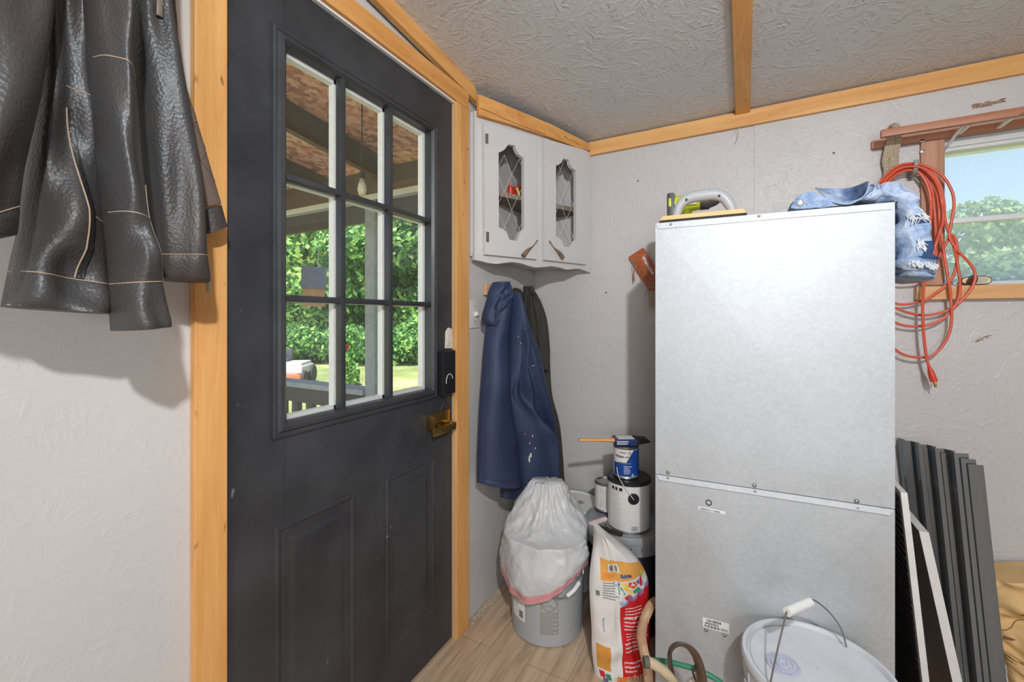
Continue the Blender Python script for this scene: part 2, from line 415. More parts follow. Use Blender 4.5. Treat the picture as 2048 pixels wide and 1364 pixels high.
# trim boards
b = BM(); slab(b, (0.302, -0.021, 2.002), (3.25, -0.001, 2.066), 0.002); struct('trim_1', b, PINE_X, label='bare pine strip where the ceiling meets the back wall')
b = BM(); prism(b, [(0.934+0.0, y, ceil_z(y)-dz) for y, dz in ((-0.022, 0.0), (-3.9, 0.0), (-3.9, 0.02), (-0.022, 0.02))], (0.054, 0, 0)); bevel(b, 0.002); struct('trim_2', b, PINE, label='bare pine batten running up the ceiling')
b = BM(); prism(b, [(0.001, y, z) for y, z in ((-0.60, ceil_z(-0.60)), (-4.0, ceil_z(-4.0)), (-4.0, ceil_z(-4.0)-0.062), (-0.56, ceil_z(-0.56)-0.056))], (0.02, 0, 0)); bevel(b, 0.002); struct('trim_3', b, PINE, label='bare pine strip where the ceiling meets the door wall')
b = BM(); slab(b, (0.001, -1.62, 2.024), (0.021, -0.643, 2.087), 0.002); struct('trim_4', b, PINE, label='bare pine board over the door')
b = BM(); slab(b, (0.001, -0.722, 0.0), (0.02, -0.641, 2.023), 0.002); struct('trim_5', b, PINE_Z, label='bare pine board on the latch side of the door')
b = BM(); slab(b, (0.001, -1.588, 0.0), (0.02, -1.528, 2.023), 0.002); struct('trim_6', b, PINE_Z, label='bare pine board on the hinge side of the door')
b = BM(); box(b, (-0.06, -1.5285, 0.001), (-0.008, -1.5245, 2.02)); box(b, (-0.06, -1.525, 2.017), (0.0095, -0.72, 2.0235)); box(b, (-0.08, -0.7205, 0.001), (-0.045, -0.717, 2.016)); struct('trim_7', b, WHITE, label='white weather strip round the door')
# diagonal trim over the corner cabinet
CA, CB = (0.03, -0.61), (0.305, -0.012)
cdv = Vector((CB[0]-CA[0], CB[1]-CA[1], 0)).normalized(); cn = Vector((cdv.y, -cdv.x, 0))
def off2(P, k): return (P[0]+cn.x*k, P[1]+cn.y*k)
TA, TB = off2(CA, 0.022), off2(CB, 0.022)
b = BM(); prism(b, [pV(*p, TA, TB) for p in ((958, 188), (1100, 247), (1181, 288), (1181, 300), (1160, 297), (1100, 274), (1020, 248), (958, 230))], -cn*0.02); bevel(b, 0.0015)
struct('trim_8', b, PINE, label='cracked pine strip over the corner cabinet')
# crusty plaster crumbs along the foot of the wall (nobody could count them)
b = BM(); rnd = random.Random(3)
for k in range(420):
    y = -0.63+rnd.random()*0.5; x = 0.004+abs(rnd.gauss(0, 0.012)); r = 0.001+rnd.random()*0.0032
    bmesh.ops.create_icosphere(b, subdivisions=1, radius=r, matrix=Matrix.Translation((x+r, y, r*0.55)) @ Matrix.Diagonal((1, 1.4, 0.7, 1)))
o = obj('plaster_crumbs', b, plain('plaster crumbs', (190, 178, 160), 0.9, var=0.35, scale=120)); tag(o, 'crumbs of pale plaster along the foot of the door wall', 'debris', kind='stuff')
# ---------------------------------------------------------------- the door
DOOR = door_paint()
GY0, GY1, GZ0, GZ1 = -1.388, -0.850, 0.956, 1.864      # opening
b = BM(); X0, X1 = -0.044, -0.002
y0, y1, z0, z1 = -1.524, -0.7225, 0.006, 2.017
slab(b, (X0, y0, z0), (X1, GY0, z1), 0.0015); slab(b, (X0, GY1, z0), (X1, y1, z1), 0.0015)
box(b, (X0, GY0, z0), (X1, GY1, GZ0)); box(b, (X0, GY0, GZ1), (X1, GY1, z1))
door = struct('door_1', b, DOOR, label='charcoal door with nine panes over two panels')
def frame_loops(b, Y0, Y1, Z0, Z1, prof, fill):
    loops = []
    for d, h in prof:
        loops.append([b.verts.new((X1+h, y, z)) for y, z in ((Y0+d, Z0+d), (Y1-d, Z0+d), (Y1-d, Z1-d), (Y0+d, Z1-d))])
    for A_, B_ in zip(loops[:-1], loops[1:]):
        for i in range(4): b.faces.new((A_[i], A_[(i+1) % 4], B_[(i+1) % 4], B_[i]))
    if fill: b.faces.new(loops[-1])
b = BM(); frame_loops(b, GY0-0.034, GY1+0.034, GZ0-0.032, GZ1+0.032, [(0, 0), (0.001, 0.007), (0.008, 0.009), (0.012, 0.006), (0.017, 0.012), (0.026, 0.014), (0.034, 0.006), (0.035, -0.018)], False)
obj('glass_moulding', b, DOOR, door, False)
ym = [pX(685.5, 620).y, pX(781, 620).y]; zm = [pX(680, 386, 0).z, pX(680, 601, 0).z]
b = BM()
for y in ym: slab(b, (-0.020, y-0.008, GZ0), (0.004, y+0.008, GZ1), 0.004)
for z in zm: slab(b, (-0.020, GY0, z-0.008), (0.003, GY1, z+0.008), 0.004)
obj('muntin_grille', b, DOOR, door)
b = BM()
for y in ym: box(b, (-0.046, y-0.0085, GZ0), (-0.026, y+0.0085, GZ1))
for z in zm: box(b, (-0.0455, GY0, z-0.0085), (-0.0265, GY1, z+0.0085))
for y in (GY0, GY1-0.012): box(b, (-0.0465, y, GZ0), (-0.026, y+0.012, GZ1))
for z in (GZ0, GZ1-0.012): box(b, (-0.046, GY0+0.012, z), (-0.026, GY1-0.012, z+0.012))
obj('outer_grille', b, WHITE, door, False, label='white outer grille')
b = BM(); box(b, (-0.0245, GY0, GZ0), (-0.0215, GY1, GZ1)); obj('pane', b, glass('door glass', 0.035), door, False)
prof = [(0, 0.0003), (0.003, 0.004), (0.009, 0.0045), (0.014, 0.0008), (0.036, 0.0008), (0.05, 0.0045), (0.052, 0.0045)]
for a0, a1, zz0, zz1 in ((-1.413, -1.180, 0.17, 0.715), (-1.060, -0.829, 0.17, 0.715)):
    b = BM(); frame_loops(b, a0, a1, zz0, zz1, prof, True); obj('door_panel', b, DOOR, door, False)
for zc in (1.80, 1.02, 0.25):
    b = BM()
    for k in range(5): lathe(b, [(0.0065, -0.0095), (0.0068, -0.008), (0.0068, 0.008), (0.0065, 0.0095)], (0.006, -1.5265, zc+(k-2)*0.02), 16)
    lathe(b, [(0.001, -0.012), (0.005, -0.009), (0.0055, 0.004)], (0.006, -1.5265, zc-0.053), 16); lathe(b, [(0.0055, -0.004), (0.005, 0.006), (0.001, 0.009)], (0.006, -1.5265, zc+0.053), 16)
    box(b, (-0.0015, -1.526, zc-0.05), (0.0008, -1.515, zc+0.05)); obj('hinge', b, plain('antique brass', (120, 96, 62), 0.4, 0.9), door, label='antique brass hinge')
KX = 0.026
ka, kb, kc, kd = (pX(886.5, 703, KX), pX(911, 703, KX), pX(911, 789, KX), pX(887, 791, KX))
ky0, ky1, kz0, kz1 = ka.y, kb.y, kd.z, ka.z
b = BM(); slab(b, (-0.002, ky0, kz0), (KX, ky1, kz1), 0.003); lock = obj('keypad_lock', b, BLK, door, label='black lock housing')
b = BM(); cy, cz = (ky0+ky1)/2, kz0+0.045
tube(b, [(KX+0.0005, cy+0.02*math.cos(t), cz+0.028*math.sin(t)) for t in [R(190)-R(170)*i/12 for i in range(13)]], 0.0012, 6); lk = obj('arc_mark', b, WHITE, lock, label='pale arc mark')
LX = 0.028
b = BM(); ya, yb = pX(867, 850, 0.03).y, pX(911, 850, 0.03).y; zt, zb = pX(890, 824, 0.02).z, pX(885, 868, 0.03).z
slab(b, (-0.002, ya+0.012, zb+0.016), (0.004, yb, zt), 0.001); slab(b, (0.0, ya+0.004, zb+0.02), (0.028, ya+0.012, zt-0.002), 0.0015); 
slab(b, (0.022, ya, zb), (0.031, yb+0.004, zb+0.026), 0.002); slab(b, (0.002, ya+0.03, zb+0.02), (0.026, ya+0.045, zb+0.034), 0.001); slab(b, (0.0, yb-0.012, zb+0.006), (0.024, yb-0.004, zb+0.03), 0.001)
obj('door_latch', b, BRASS, door, label='brass latch')
b = BM(); prism(b, [pX(*p, 0.0) for p in ((889, 697), (890, 663), (895, 655), (903, 658), (904, 697))], (0.006, 0, 0)); bevel(b, 0.002); obj('filler_patch', b, plain('filler', (216, 206, 192), 0.9, var=0.15, scale=60, bump=0.5), door, label='patch of pale filler')
b = BM(); tube(b, [pX(889, 792, 0.012), pX(886, 806, 0.006), pX(880, 822, 0.004)], 0.0008, 6); obj('wire', b, BLK, door)
# light switch
t = thing('light_switch', 'pale light switch plate beside the door, left of the navy jacket', 'light switch', pX(947.5, 628, 0.0))
sa, sb = pX(938, 598), pX(957, 657); sc_ = pX(947.5, 628)
b = BM(); slab(b, (0.001, sc_.y-0.035, sc_.z-0.057), (0.006, sc_.y+0.035, sc_.z+0.057), 0.002); obj('plate', b, plain('switch plate', (206, 203, 200), 0.35, var=0.02), t)
b = BM(); slab(b, (0.0, -0.005, -0.012), (0.017, 0.005, 0.004), 0.0015, Matrix.Translation((0.004, sc_.y, sc_.z)) @ Matrix.Rotation(R(-25), 4, 'Y')); obj('toggle', b, plain('cream toggle', (226, 220, 200), 0.35, var=0.02), t)
for dz in (-0.03, 0.03):
    b = BM(); lathe(b, [(0.003, 0), (0.0025, 0.0012)], (0, 0, 0), 12, Matrix.Translation((0.006, sc_.y, sc_.z+dz)) @ Matrix.Rotation(R(90), 4, 'Y')); obj('screw', b, STEEL, t)
# ---------------------------------------------------------------- the window
WINW = plain('window white', (214, 216, 216), 0.4, var=0.05)
b = BM()
box(b, (WX0, 0.02, WZ0), (WX0+0.012, 0.09, WZ1)); box(b, (WX1-0.012, 0.02, WZ0), (WX1, 0.09, WZ1)); slab(b, (WX0, 0.012, 1.79), (WX1, 0.09, WZ1), 0.002); box(b, (WX0, 0.03, WZ0), (WX1, 0.09, WZ0+0.012))
slab(b, (WX0, 0.004, 1.802), (WX1, 0.012, 1.812), 0.002)
win = struct('window_1', b, WINW, label='small white window on the back wall')
b = BM(); slab(b, (WX0+0.012, 0.035, 1.541), (WX1-0.012, 0.055, 1.559), 0.002); obj('meeting_rail', b, WINW, win)
b = BM(); box(b, (WX0+0.012, 0.044, WZ0+0.012), (WX1-0.012, 0.047, 1.541)); box(b, (WX0+0.012, 0.049, 1.559), (WX1-0.012, 0.052, 1.79)); obj('pane', b, glass('window glass', 0.3, dirt_glare=(0.9, 0.95, 1.0)), win, False)  # pale haze in the panes stands in for the bright sky glare
BROWN_Z = wood('brown casing', (132, 92, 68), (200, 150, 118), 2); BROWN_X = wood('brown rail', (150, 92, 66), (196, 136, 104), 0)
b = BM(); slab(b, (1.513, -0.022, 1.322), (1.5735, -0.0035, 1.828), 0.002); struct('trim_9', b, BROWN_Z, label='brown board up the left side of the window')
b = BM(); slab(b, (1.497, -0.036, 1.272), (2.6, -0.0035, 1.318), 0.002); struct('trim_10', b, wood('pine sill', (196, 136, 78), (226, 178, 122), 0), label='bare pine sill board under the window')
b = BM(); slab(b, (1.30, -0.016, 1.632), (1.512, -0.0035, 1.652), 0.002); struct('trim_11', b, WALL_B, label='wall-coloured strip left of the window')
# ================================================================ COATS
LEA = leather(); STITCH = plain('tan stitching', (168, 146, 124), 0.8); ZIPM = plain('zipper metal', (170, 164, 150), 0.35, 1.0)
def at_x(x): return ((x, -2.6), (x, -1.2))
t = thing('leather_jacket', 'black leather jacket with tan stitching hanging on the wall left of the door', 'jacket', (0.1, -1.85, 1.2))
def ripple(a, f, ph=0.0, g=1.5):
    return lambda s, tt: a*math.sin(f*s*6.28+ph+g*tt)*(0.35+0.65*tt)
b = BM(); fr_panel = drape(b, [(60, -260), (62, -60), (58, 150), (48, 300), (34, 450), (18, 526), (0, 614)], [(166, -260), (164, -60), (178, 170), (200, 340), (210, 470), (215, 557), (220, 629)], *at_x(0.12), 0.055, 0.03, ripple(0.008, 1.1, 0.4), wob=0.03, wf=(2.2, 5.5), seed=1, nu=44, nv=70)
back_panel = obj('body_panel', b, LEA, t)
b = BM(); sl1 = drape(b, [(-150, -260), (-150, 0), (-150, 200), (-150, 430), (-145, 500)], [(118, -260), (109, 0), (85, 169), (44, 354), (34, 470)], *at_x(0.19), 0.055, 0.05, ripple(0.006, 0.8), wob=0.03, wf=(2.0, 4.0), seed=2, nu=40, nv=60, pw=0.6); sleeve_a = obj('sleeve', b, LEA, t)
b = BM(); sl2 = drape(b, [(166, -260), (165, -30), (176, 120), (200, 385), (216, 520), (223, 662)], [(248, -260), (248, -30), (256, 150), (281, 398), (303, 520), (330, 652)], *at_x(0.17), 0.06, 0.045, ripple(0.004, 1.0), wob=0.022, wf=(2.2, 7.0), seed=3, nu=40, nv=64, pw=0.6); sleeve_b = obj('sleeve', b, LEA, t)
b = BM(); fp = drape(b, [(250, -260), (250, -30), (257, 170), (288, 400), (298, 500), (303, 557)], [(322, -260), (326, -20), (352, 130), (388, 330), (402, 500), (409, 566)], *at_x(0.105), 0.055, 0.035, ripple(0.005, 1.0, 1.0), wob=0.018, wf=(2.2, 4.0), seed=4, nu=40, nv=64); front_panel = obj('front_panel', b, LEA, t)
LINING = cloth('brown lining', (112, 96, 84), 0.8, 0.12)
b = BM(); ln = drape(b, [(330, -200), (340, 60), (350, 220), (375, 420)], [(335, -200), (352, 110), (400, 270), (442, 408)], *at_x(0.045), 0.018, 0.012, None, nu=20, nv=40); lining = obj('lining', b, LINING, t, label='brown quilted lining')
b = BM()
for k in range(5): seam(b, ln, [(0.0, 0.35+0.13*k), (1.0, 0.22+0.13*k)], 0.0007); seam(b, ln, [(0.0, 0.22+0.13*k), (1.0, 0.35+0.13*k)], 0.0007)
obj('quilting', b, plain('lining thread', (92, 76, 66), 0.8), lining)
b = BM(); lh = drape(b, [(392, 424), (403, 471)], [(441, 410), (453, 453)], *at_x(0.05), 0.02, 0.02, None, nu=16, nv=10); obj('lining_hem', b, LEA, t)
def band(fr, t0, name, parent, stitched=True, off=0.0035, s0=0.0, s1=1.0, t1=1.0):
    b = BM(); nu, nv = 28, 8; g = []
    for j in range(nv+1):
        tt = t0+(t1-t0)*j/nv; k = math.sin(math.pi*min(1, max(0, j/nv)))**0.4
        g.append([b.verts.new(fr(s0+(s1-s0)*i/nu, tt, off*k)) for i in range(nu+1)])
    for j in range(nv):
        for i in range(nu): b.faces.new((g[j][i], g[j][i+1], g[j+1][i+1], g[j+1][i]))
    o = obj(name, b, LEA, parent); return o
band(fr_panel, 0.865, 'hem', t); band(sl2, 0.865, 'cuff', t); band(fp, 0.83, 'hem', t); band(sl1, 0.86, 'cuff', t)
b = BM()
seam(b, fr_panel, [(0.0, 0.865), (1.0, 0.865)]); seam(b, fr_panel, [(0.02, 0.985), (0.98, 0.985)], 0.0009)
seam(b, fr_panel, [(0.42, 0.40), (0.50, 0.52), (0.60, 0.62), (0.60, 0.74), (0.54, 0.86)], 0.001); seam(b, fr_panel, [(0.40, 0.36), (0.98, 0.375)]); seam(b, fr_panel, [(0.62, 0.63), (0.99, 0.655)])
seam(b, sl2, [(0.02, 0.40), (0.98, 0.42)]); seam(b, sl2, [(0.02, 0.65), (0.98, 0.665)]); seam(b, sl2, [(0.88, 0.58), (0.86, 0.75), (0.88, 0.86)], 0.0008); seam(b, sl2, [(0.0, 0.862), (1.0, 0.862)])
seam(b, fp, [(0.0, 0.828), (1.0, 0.828)]); seam(b, sl1, [(0.5, 0.855), (1.0, 0.855)])
obj('stitching', b, STITCH, t, label='worn tan stitching')
DARKLEA = leather('dark seam leather', (30, 30, 31))
def strip(fr, st, w, off, name, m):
    b = BM(); rows = []
    for (s0, t0), (s1, t1) in zip(st[:-1], st[1:]):
        for k in range(14): u = k/14; rows.append((s0+(s1-s0)*u, t0+(t1-t0)*u))
    rows.append(st[-1]); g = [[b.verts.new(fr(s+dx*w, tt, off*(1 if abs(dx) < 0.9 else -0.2))) for dx in (0, 0.2, 0.5, 0.8, 1)] for s, tt in rows]
    for A_, B_ in zip(g[:-1], g[1:]):
        for i in range(4): b.faces.new((A_[i], A_[i+1], B_[i+1], B_[i]))
    return obj(name, b, m, t)
strip(fr_panel, [(0.43, 0.40), (0.51, 0.52), (0.61, 0.62), (0.61, 0.74), (0.55, 0.86)], 0.09, 0.002, 'seam_strip', DARKLEA)
b = BM()
for k in range(70): 
    tt = 0.30+0.5*k/70; p = fp(0.985, tt, 0.003); box(b, p-Vector((0.0015, 0.0015, 0.0012)), p+Vector((0.0015, 0.0015, 0.0012)))
zp = obj('zipper', b, ZIPM, t)
b = BM(); p = fp(0.99, 0.985, 0.004); slab(b, p+Vector((-0.002, -0.003, -0.02)), p+Vector((0.001, 0.003, 0.0)), 0.001); slab(b, p+Vector((-0.002, -0.004, 0.0)), p+Vector((0.002, 0.004, 0.01)), 0.001)
obj('zipper_pull', b, ZIPM, zp); b = BM(); p = pX(318, 18, 0.155); slab(b, p+Vector((-0.001, -0.004, -0.012)), p+Vector((0.003, 0.004, 0.012)), 0.001); obj('zipper_pull', b, ZIPM, zp)
# hook board, navy jacket, cap, dark jacket
t = thing('hook_board', 'raw wooden hook board on the wall right of the light switch', 'hook board', (0.0, -0.31, 1.3))
hz = pX(969, 580, 0.0).z
b = BM(); slab(b, (0.001, -0.51, hz-0.022), (0.02, -0.26, hz+0.024), 0.002); obj('board', b, wood('raw board', (176, 132, 96), (208, 168, 132), 1, 0.7), t)
for y in (-0.49, -0.40, -0.30):
    b = BM(); tube(b, [(0.02, y, hz-0.005), (0.05, y, hz-0.012), (0.066, y, hz-0.004), (0.07, y, hz+0.015)], 0.004, 8); obj('hook', b, DARKSTEEL, t, label='dark metal hook')
NAVY = cloth('navy workwear cloth', (42, 54, 84), 0.62, 0.16); NAVYD = cloth('navy lining', (30, 38, 62), 0.7, 0.12)
NA, NB = (0.05, -0.63), (0.23, -0.185)
t = thing('work_jacket', 'navy blue work jacket with paint spots hanging right of the light switch', 'jacket', (0.1, -0.42, 0.95))
b = BM(); nf = drape(b, [(975, 634), (969, 680), (964, 740), (959, 810), (955, 900), (953.5, 964)], [(1014, 590), (1017, 660), (1018, 740), (1020, 800), (1031, 870), (1042, 972)], NA, NB, 0.055, 0.03, lambda s, tt: 0.010*math.sin(3.2*s+1.2*tt), wob=0.02, wf=(1.8, 3.5), seed=5, nu=36, nv=60); obj('front_panel', b, NAVY, t)
b = BM()
def nfold(s, tt):
    d = 0.0
    for (s0, t0, s1, t1, w, a) in ((0.25, 0.45, 0.75, 0.72, 0.07, -0.022), (0.45, 0.40, 0.9, 0.80, 0.06, -0.02), (0.1, 0.50, 0.55, 0.62, 0.06, -0.016), (0.5, 0.62, 0.8, 0.95, 0.07, 0.016), (0.28, 0.28, 0.34, 0.5, 0.06, -0.012)):
        dx, dy = s1-s0, (t1-t0); q = max(0, min(1, ((s-s0)*dx+(tt-t0)*dy)/(dx*dx+dy*dy))); r = math.hypot(s-s0-q*dx, tt-t0-q*dy); d += 1.9*a*math.exp(-(r/w)**2)
    return d
ns = drape(b, [(1013, 588), (1016, 640), (1017, 710), (1014, 786), (1024, 850), (1036, 900), (1040, 974)], [(1022, 588), (1042, 636), (1068, 692), (1087, 762), (1102, 830), (1109, 880), (1103, 970)], NA, NB, 0.075, 0.03, nfold, wob=0.012, wf=(3, 5), seed=6, nu=50, nv=80); sleeve = obj('sleeve', b, NAVY, t)
b = BM(); nc = drape(b, [(990, 564), (980, 580), (973, 604), (966, 634), (972, 650)], [(1012, 564), (1019, 578), (1022, 592), (1006, 618), (980, 650)], (0.065, -0.61), (0.245, -0.165), 0.045, 0.04, ripple(0.007, 1.4), wob=0.012, seed=7); obj('collar', b, NAVY, t)
b = BM(); cf = drape(b, [(998, 955), (1001, 994)], [(1064, 955), (1056, 996)], (0.05, -0.60), (0.2, -0.2), 0.035, 0.03, ripple(0.006, 1.6), nu=24, nv=14); obj('inner_cuff', b, NAVYD, t)
band_mats = LEA; LEA_save = LEA; LEA = NAVY
band(nf, 0.955, 'hem', t); band(ns, 0.955, 'hem', t); LEA = LEA_save
b = BM(); tube(b, [nf(0.004, k/30, 0.001) for k in range(31)], 0.0035, 8, smooth=False); obj('zipper_edge', b, NAVYD, t, label='dark zipper edge')
b = BM(); seam(b, nf, [(0.0, 0.952), (1.0, 0.952)], 0.0008); seam(b, ns, [(0.0, 0.952), (1.0, 0.952)], 0.0008); seam(b, ns, [(0.35, 0.68), (0.32, 0.95)], 0.0009); seam(b, ns, [(0.45, 0.0), (0.85, 0.2), (1.0, 0.26)], 0.0009); seam(b, nf, [(0.06, 0.0), (0.06, 0.95)], 0.0007)
obj('seams', b, NAVYD, t)
def splat(px, py, r, el=1.0):
    b = BM()
    p = pV(px, py, NA, NB)
    # nearest point of the sleeve front to the picture point
    best = min(((ns(i/40, j/60)) for i in range(41) for j in range(61)), key=lambda q: (q-EYE).normalized().cross((p-EYE).normalized()).length)
    M = Matrix.Translation(best+ns.nrm*0.0015) @ Matrix.Rotation(math.atan2(ns.nrm.y, ns.nrm.x), 4, 'Z') @ Matrix.Diagonal((0.15, 1, el, 1))
    bmesh.ops.create_icosphere(b, subdivisions=1, radius=r, matrix=M); obj('paint_spot', b, WHITE, work, label='white paint spot')
work = t
for px, py, r, el in ((1059, 920, 0.006, 2.6), (1062, 912, 0.007, 1.6), (1068, 735, 0.003, 1), (1063, 734, 0.002, 1), (1036, 674, 0.0025, 1), (1041, 687, 0.0025, 1), (1066, 872, 0.0022, 3), (1058, 884, 0.0022, 2.5), (1070, 895, 0.002, 3), (1050, 868, 0.0015, 2), (1048, 655, 0.0015, 1)): splat(px, py, r, el)
p = ns(0.8, 0.965, 0.002); b = BM(); lathe(b, [(0.006, 0), (0.005, 0.002), (0.002, 0.0025)], (0, 0, 0), 16, Matrix.Translation(p) @ Vector((0, 0, 1)).rotation_difference(ns.nrm).to_matrix().to_4x4()); obj('snap', b, STEEL, t, label='metal snap')
OLIVE = cloth('faded black duck cloth', (58, 56, 52), 0.85, 0.18)
t = thing('dark_jacket', 'faded black jacket hanging in the corner behind the navy jacket', 'jacket', (0.1, -0.12, 0.9))
BA, BB = (0.03, -0.17), (0.24, -0.06)
b = BM()
bj = drape(b, [(1047, 576), (1044, 610), (1040, 660), (1050, 740), (1056, 800), (1070, 900), (1088, 990)], [(1066, 576), (1079, 598), (1093, 640), (1099, 700), (1104, 786), (1121, 860), (1131, 990)], BA, BB, 0.05, 0.03, ripple(0.012, 2.2, 0.5, 0.6), wob=0.012, seed=9, nu=40, nv=70); obj('body', b, OLIVE, t)
b = BM(); drape(b, [(1062, 584), (1066, 640), (1072, 700), (1076, 738)], [(1081, 600), (1094, 640), (1100, 700), (1099, 738)], (0.055, -0.19), (0.25, -0.09), 0.04, 0.02, ripple(0.006, 1.1), wob=0.01, seed=12, nu=24, nv=40); obj('sleeve', b, OLIVE, t)
b = BM(); seam(b, bj, [(0.0, 0.53), (1.0, 0.52)], 0.0022); seam(b, bj, [(0.0, 0.58), (1.0, 0.57)], 0.0012); seam(b, bj, [(0.55, 0.02), (0.6, 0.5)], 0.0014); obj('seams', b, cloth('black seam', (34, 33, 31)), t)
b = BM(); drape(b, [(1046, 573), (1047, 592)], [(1066, 573), (1074, 592)], (0.035, -0.175), (0.245, -0.065), 0.04, 0.03, None, nu=20, nv=10); obj('collar', b, OLIVE, t)
cp = pV(1032, 592, (0.06, -0.42), (0.16, -0.1))
t = thing('cap', 'dark cap with pale band wedged between the navy and black jackets', 'cap', cp)
Mc = Matrix.Translation(cp) @ Matrix.Rotation(R(15), 4, 'Z') @ Matrix.Rotation(R(75), 4, 'Y') @ Matrix.Rotation(R(20), 4, 'X')
b = BM(); lathe(b, [(0.001, 0.03), (0.02, 0.027), (0.033, 0.014), (0.038, -0.004), (0.035, -0.004), (0.03, 0.012), (0.001, 0.024)], (0, 0, 0), 28, Mc, cap=False); obj('crown', b, cloth('dark cap', (48, 42, 40)), t)
b = BM(); lathe(b, [(0.0385, -0.006), (0.0395, 0.0), (0.038, 0.004), (0.034, -0.006)], (0, 0, 0), 28, Mc, cap=False); obj('band', b, cloth('pale band', (200, 188, 176)), t, label='pale band')
# ================================================================ CORNER CABINET
CABP = plain('cabinet paint', (205, 203, 201), 0.4, var=0.03, scale=4)
def pc(px, py, k=0.0): return pV(px, py, off2(CA, k), off2(CB, k))
def hole_plate(b, outer, inner, ext):
    ext = Vector(ext)
    for e in (Vector(), ext):
        es = []
        for lp in (outer, inner):
            vs = [b.verts.new(Vector(p)+e) for p in lp]; es += [b.edges.new((vs[i], vs[(i+1) % len(vs)])) for i in range(len(vs))]
        bmesh.ops.triangle_fill(b, use_beauty=True, use_dissolve=False, edges=es)
    for lp in (outer, inner):
        n = len(lp); a = [b.verts.new(p) for p in lp]; c = [b.verts.new(Vector(p)+ext) for p in lp]
        for i in range(n): b.faces.new((a[i], a[(i+1) % n], c[(i+1) % n], c[i]))
    bmesh.ops.remove_doubles(b, verts=b.verts[:], dist=1e-5); return b
t = thing('corner_cabinet', 'grey painted corner wall cabinet with two cut-out doors and a scalloped base', 'cabinet', (0.1, -0.15, 1.75))
zt, zb = 2.045, 1.455
b = BM()
def wallpt(p, z): return (p[0], p[1], z)
A_, B_ = CA, CB
bx = [(px) for px in (949, 969, 1073, 1089, 1172.5, 1181)]
def colpts(x0, x1, zlo, zhi):
    a = pc(x0, 500); c = pc(x1, 500)
    return [(a.x, a.y, zlo), (c.x, c.y, zlo), (c.x, c.y, zhi), (a.x, a.y, zhi)]
ztop0 = pc(960, 232).z
for x0, x1 in ((949, 971), (1070, 1091), (1170, 1181)): prism(b, colpts(x0, x1, zb-0.01, 2.03), -cn*0.018)
prism(b, colpts(971, 1070, 1.98, 2.03), -cn*0.018); prism(b, colpts(1091, 1170, 1.98, 2.03), -cn*0.018)
obj('face_frame', b, CABP, t, False)
b = BM(); top = [pc(949, 512), pc(1000, 520), pc(1040, 523), pc(1100, 530), pc(1181, 538)]
zv = pc(949, 512).z
val = [(949, 519.5), (962, 522), (978, 526), (993, 528), (1008, 526), (1023, 524), (1040, 526), (1055, 531), (1071, 535), (1087, 534), (1103, 532), (1120, 535), (1135, 539.5), (1147, 538), (1158, 537), (1170, 541), (1181, 545)]
a0, a1 = pc(949, 500, 0.004), pc(1181, 500, 0.004)
prism(b, [pc(x, y, 0.004) for x, y in val]+[(a1.x, a1.y, zb+0.012), (a0.x, a0.y, zb+0.012)], -cn*0.02); obj('valance', b, CABP, t, False)
b = BM(); e = 0.004
foot = [(e, -0.615), (CA[0]-0.01, CA[1]+0.003), (CB[0]-0.018, CB[1]-0.004), (CB[0]-0.012, -e), (e, -e)]
foot = [(e, CA[1]), (CA[0]-0.017, CA[1]+0.009), (CB[0]-0.02, CB[1]+0.0), (CB[0]-0.02, -e), (e, -e)]
for z in (zb, 2.018): prism(b, [(x, y, z) for x, y in foot], (0, 0, 0.012))
box(b, (e, CA[1], zb), (CA[0], CA[1]+0.012, 2.03)); obj('carcass', b, CABP, t, False)
sh = pc(1020, 392, -0.06).z
b = BM(); inset = [(e, CA[1]+0.05), (0.055, CA[1]+0.115), (CB[0]-0.045, -0.035), (CB[0]-0.03, -e), (e, -e)]
prism(b, [(x, y, sh-0.022) for x, y in inset], (0, 0, 0.022)); bevel(b, 0.002); obj('shelf', b, wood('weathered shelf', (104, 92, 80), (160, 144, 126), 0, 0.8), t, label='weathered grey shelf board')
hexm = plain('pale wire', (222, 220, 214), 0.4, var=0.03)
def door_leaf(o4, hole, hinge_side, stick):
    root = t
    b = BM(); outer = [pc(*p, 0.020) for p in o4]; inner = [pc(*p, 0.020) for p in hole]
    hole_plate(b, outer, inner, -cn*0.0185); d = obj('door', b, CABP, t, False)
    xs = [p[0] for p in hole]; ys = [p[1] for p in hole]
    b = BM(); P0 = pc(min(xs)-4, max(ys)+6, -0.003); P1 = pc(max(xs)+4, max(ys)+6, -0.003); W = (P1-P0).length; H = pc(min(xs), min(ys)-6, -0.003).z-P0.z
    nx = 2; cw = W/nx; ch = 0.075
    k = 0; z = 0.0
    while z < H-0.01:
        for i in range(nx+1):
            x = i*cw+(cw/2 if k % 2 else 0)
            for sgn in (-1, 1):
                xe = x+sgn*cw/2
                if 0 <= x <= W and 0 <= xe <= W and z+ch <= H+0.02: tube(b, [P0+cdv*x+Vector((0, 0, z)), P0+cdv*xe+Vector((0, 0, z+ch))], 0.0006, 5, smooth=False)
        z += ch; k += 1
    obj('wire_mesh', b, hexm, d, label='pale chicken wire')
    b = BM(); rr = random.Random(len(hole)+int(o4[0][0]))
    p0, p1 = pc(*stick[0], 0.031), pc(*stick[1], 0.031)
    tube(b, [p0, p0.lerp(p1, 0.3)+Vector((0, 0, 0.003)), p0.lerp(p1, 0.65)-Vector((0, 0, 0.003)), p1], 0.0085, 8, rad=lambda u: 0.007+0.003*math.sin(5*u+1)-0.003*u)
    obj('driftwood_handle', b, wood('driftwood', (70, 54, 40), (150, 124, 98), 2, 0.8), d, label='driftwood stick handle')
    return d
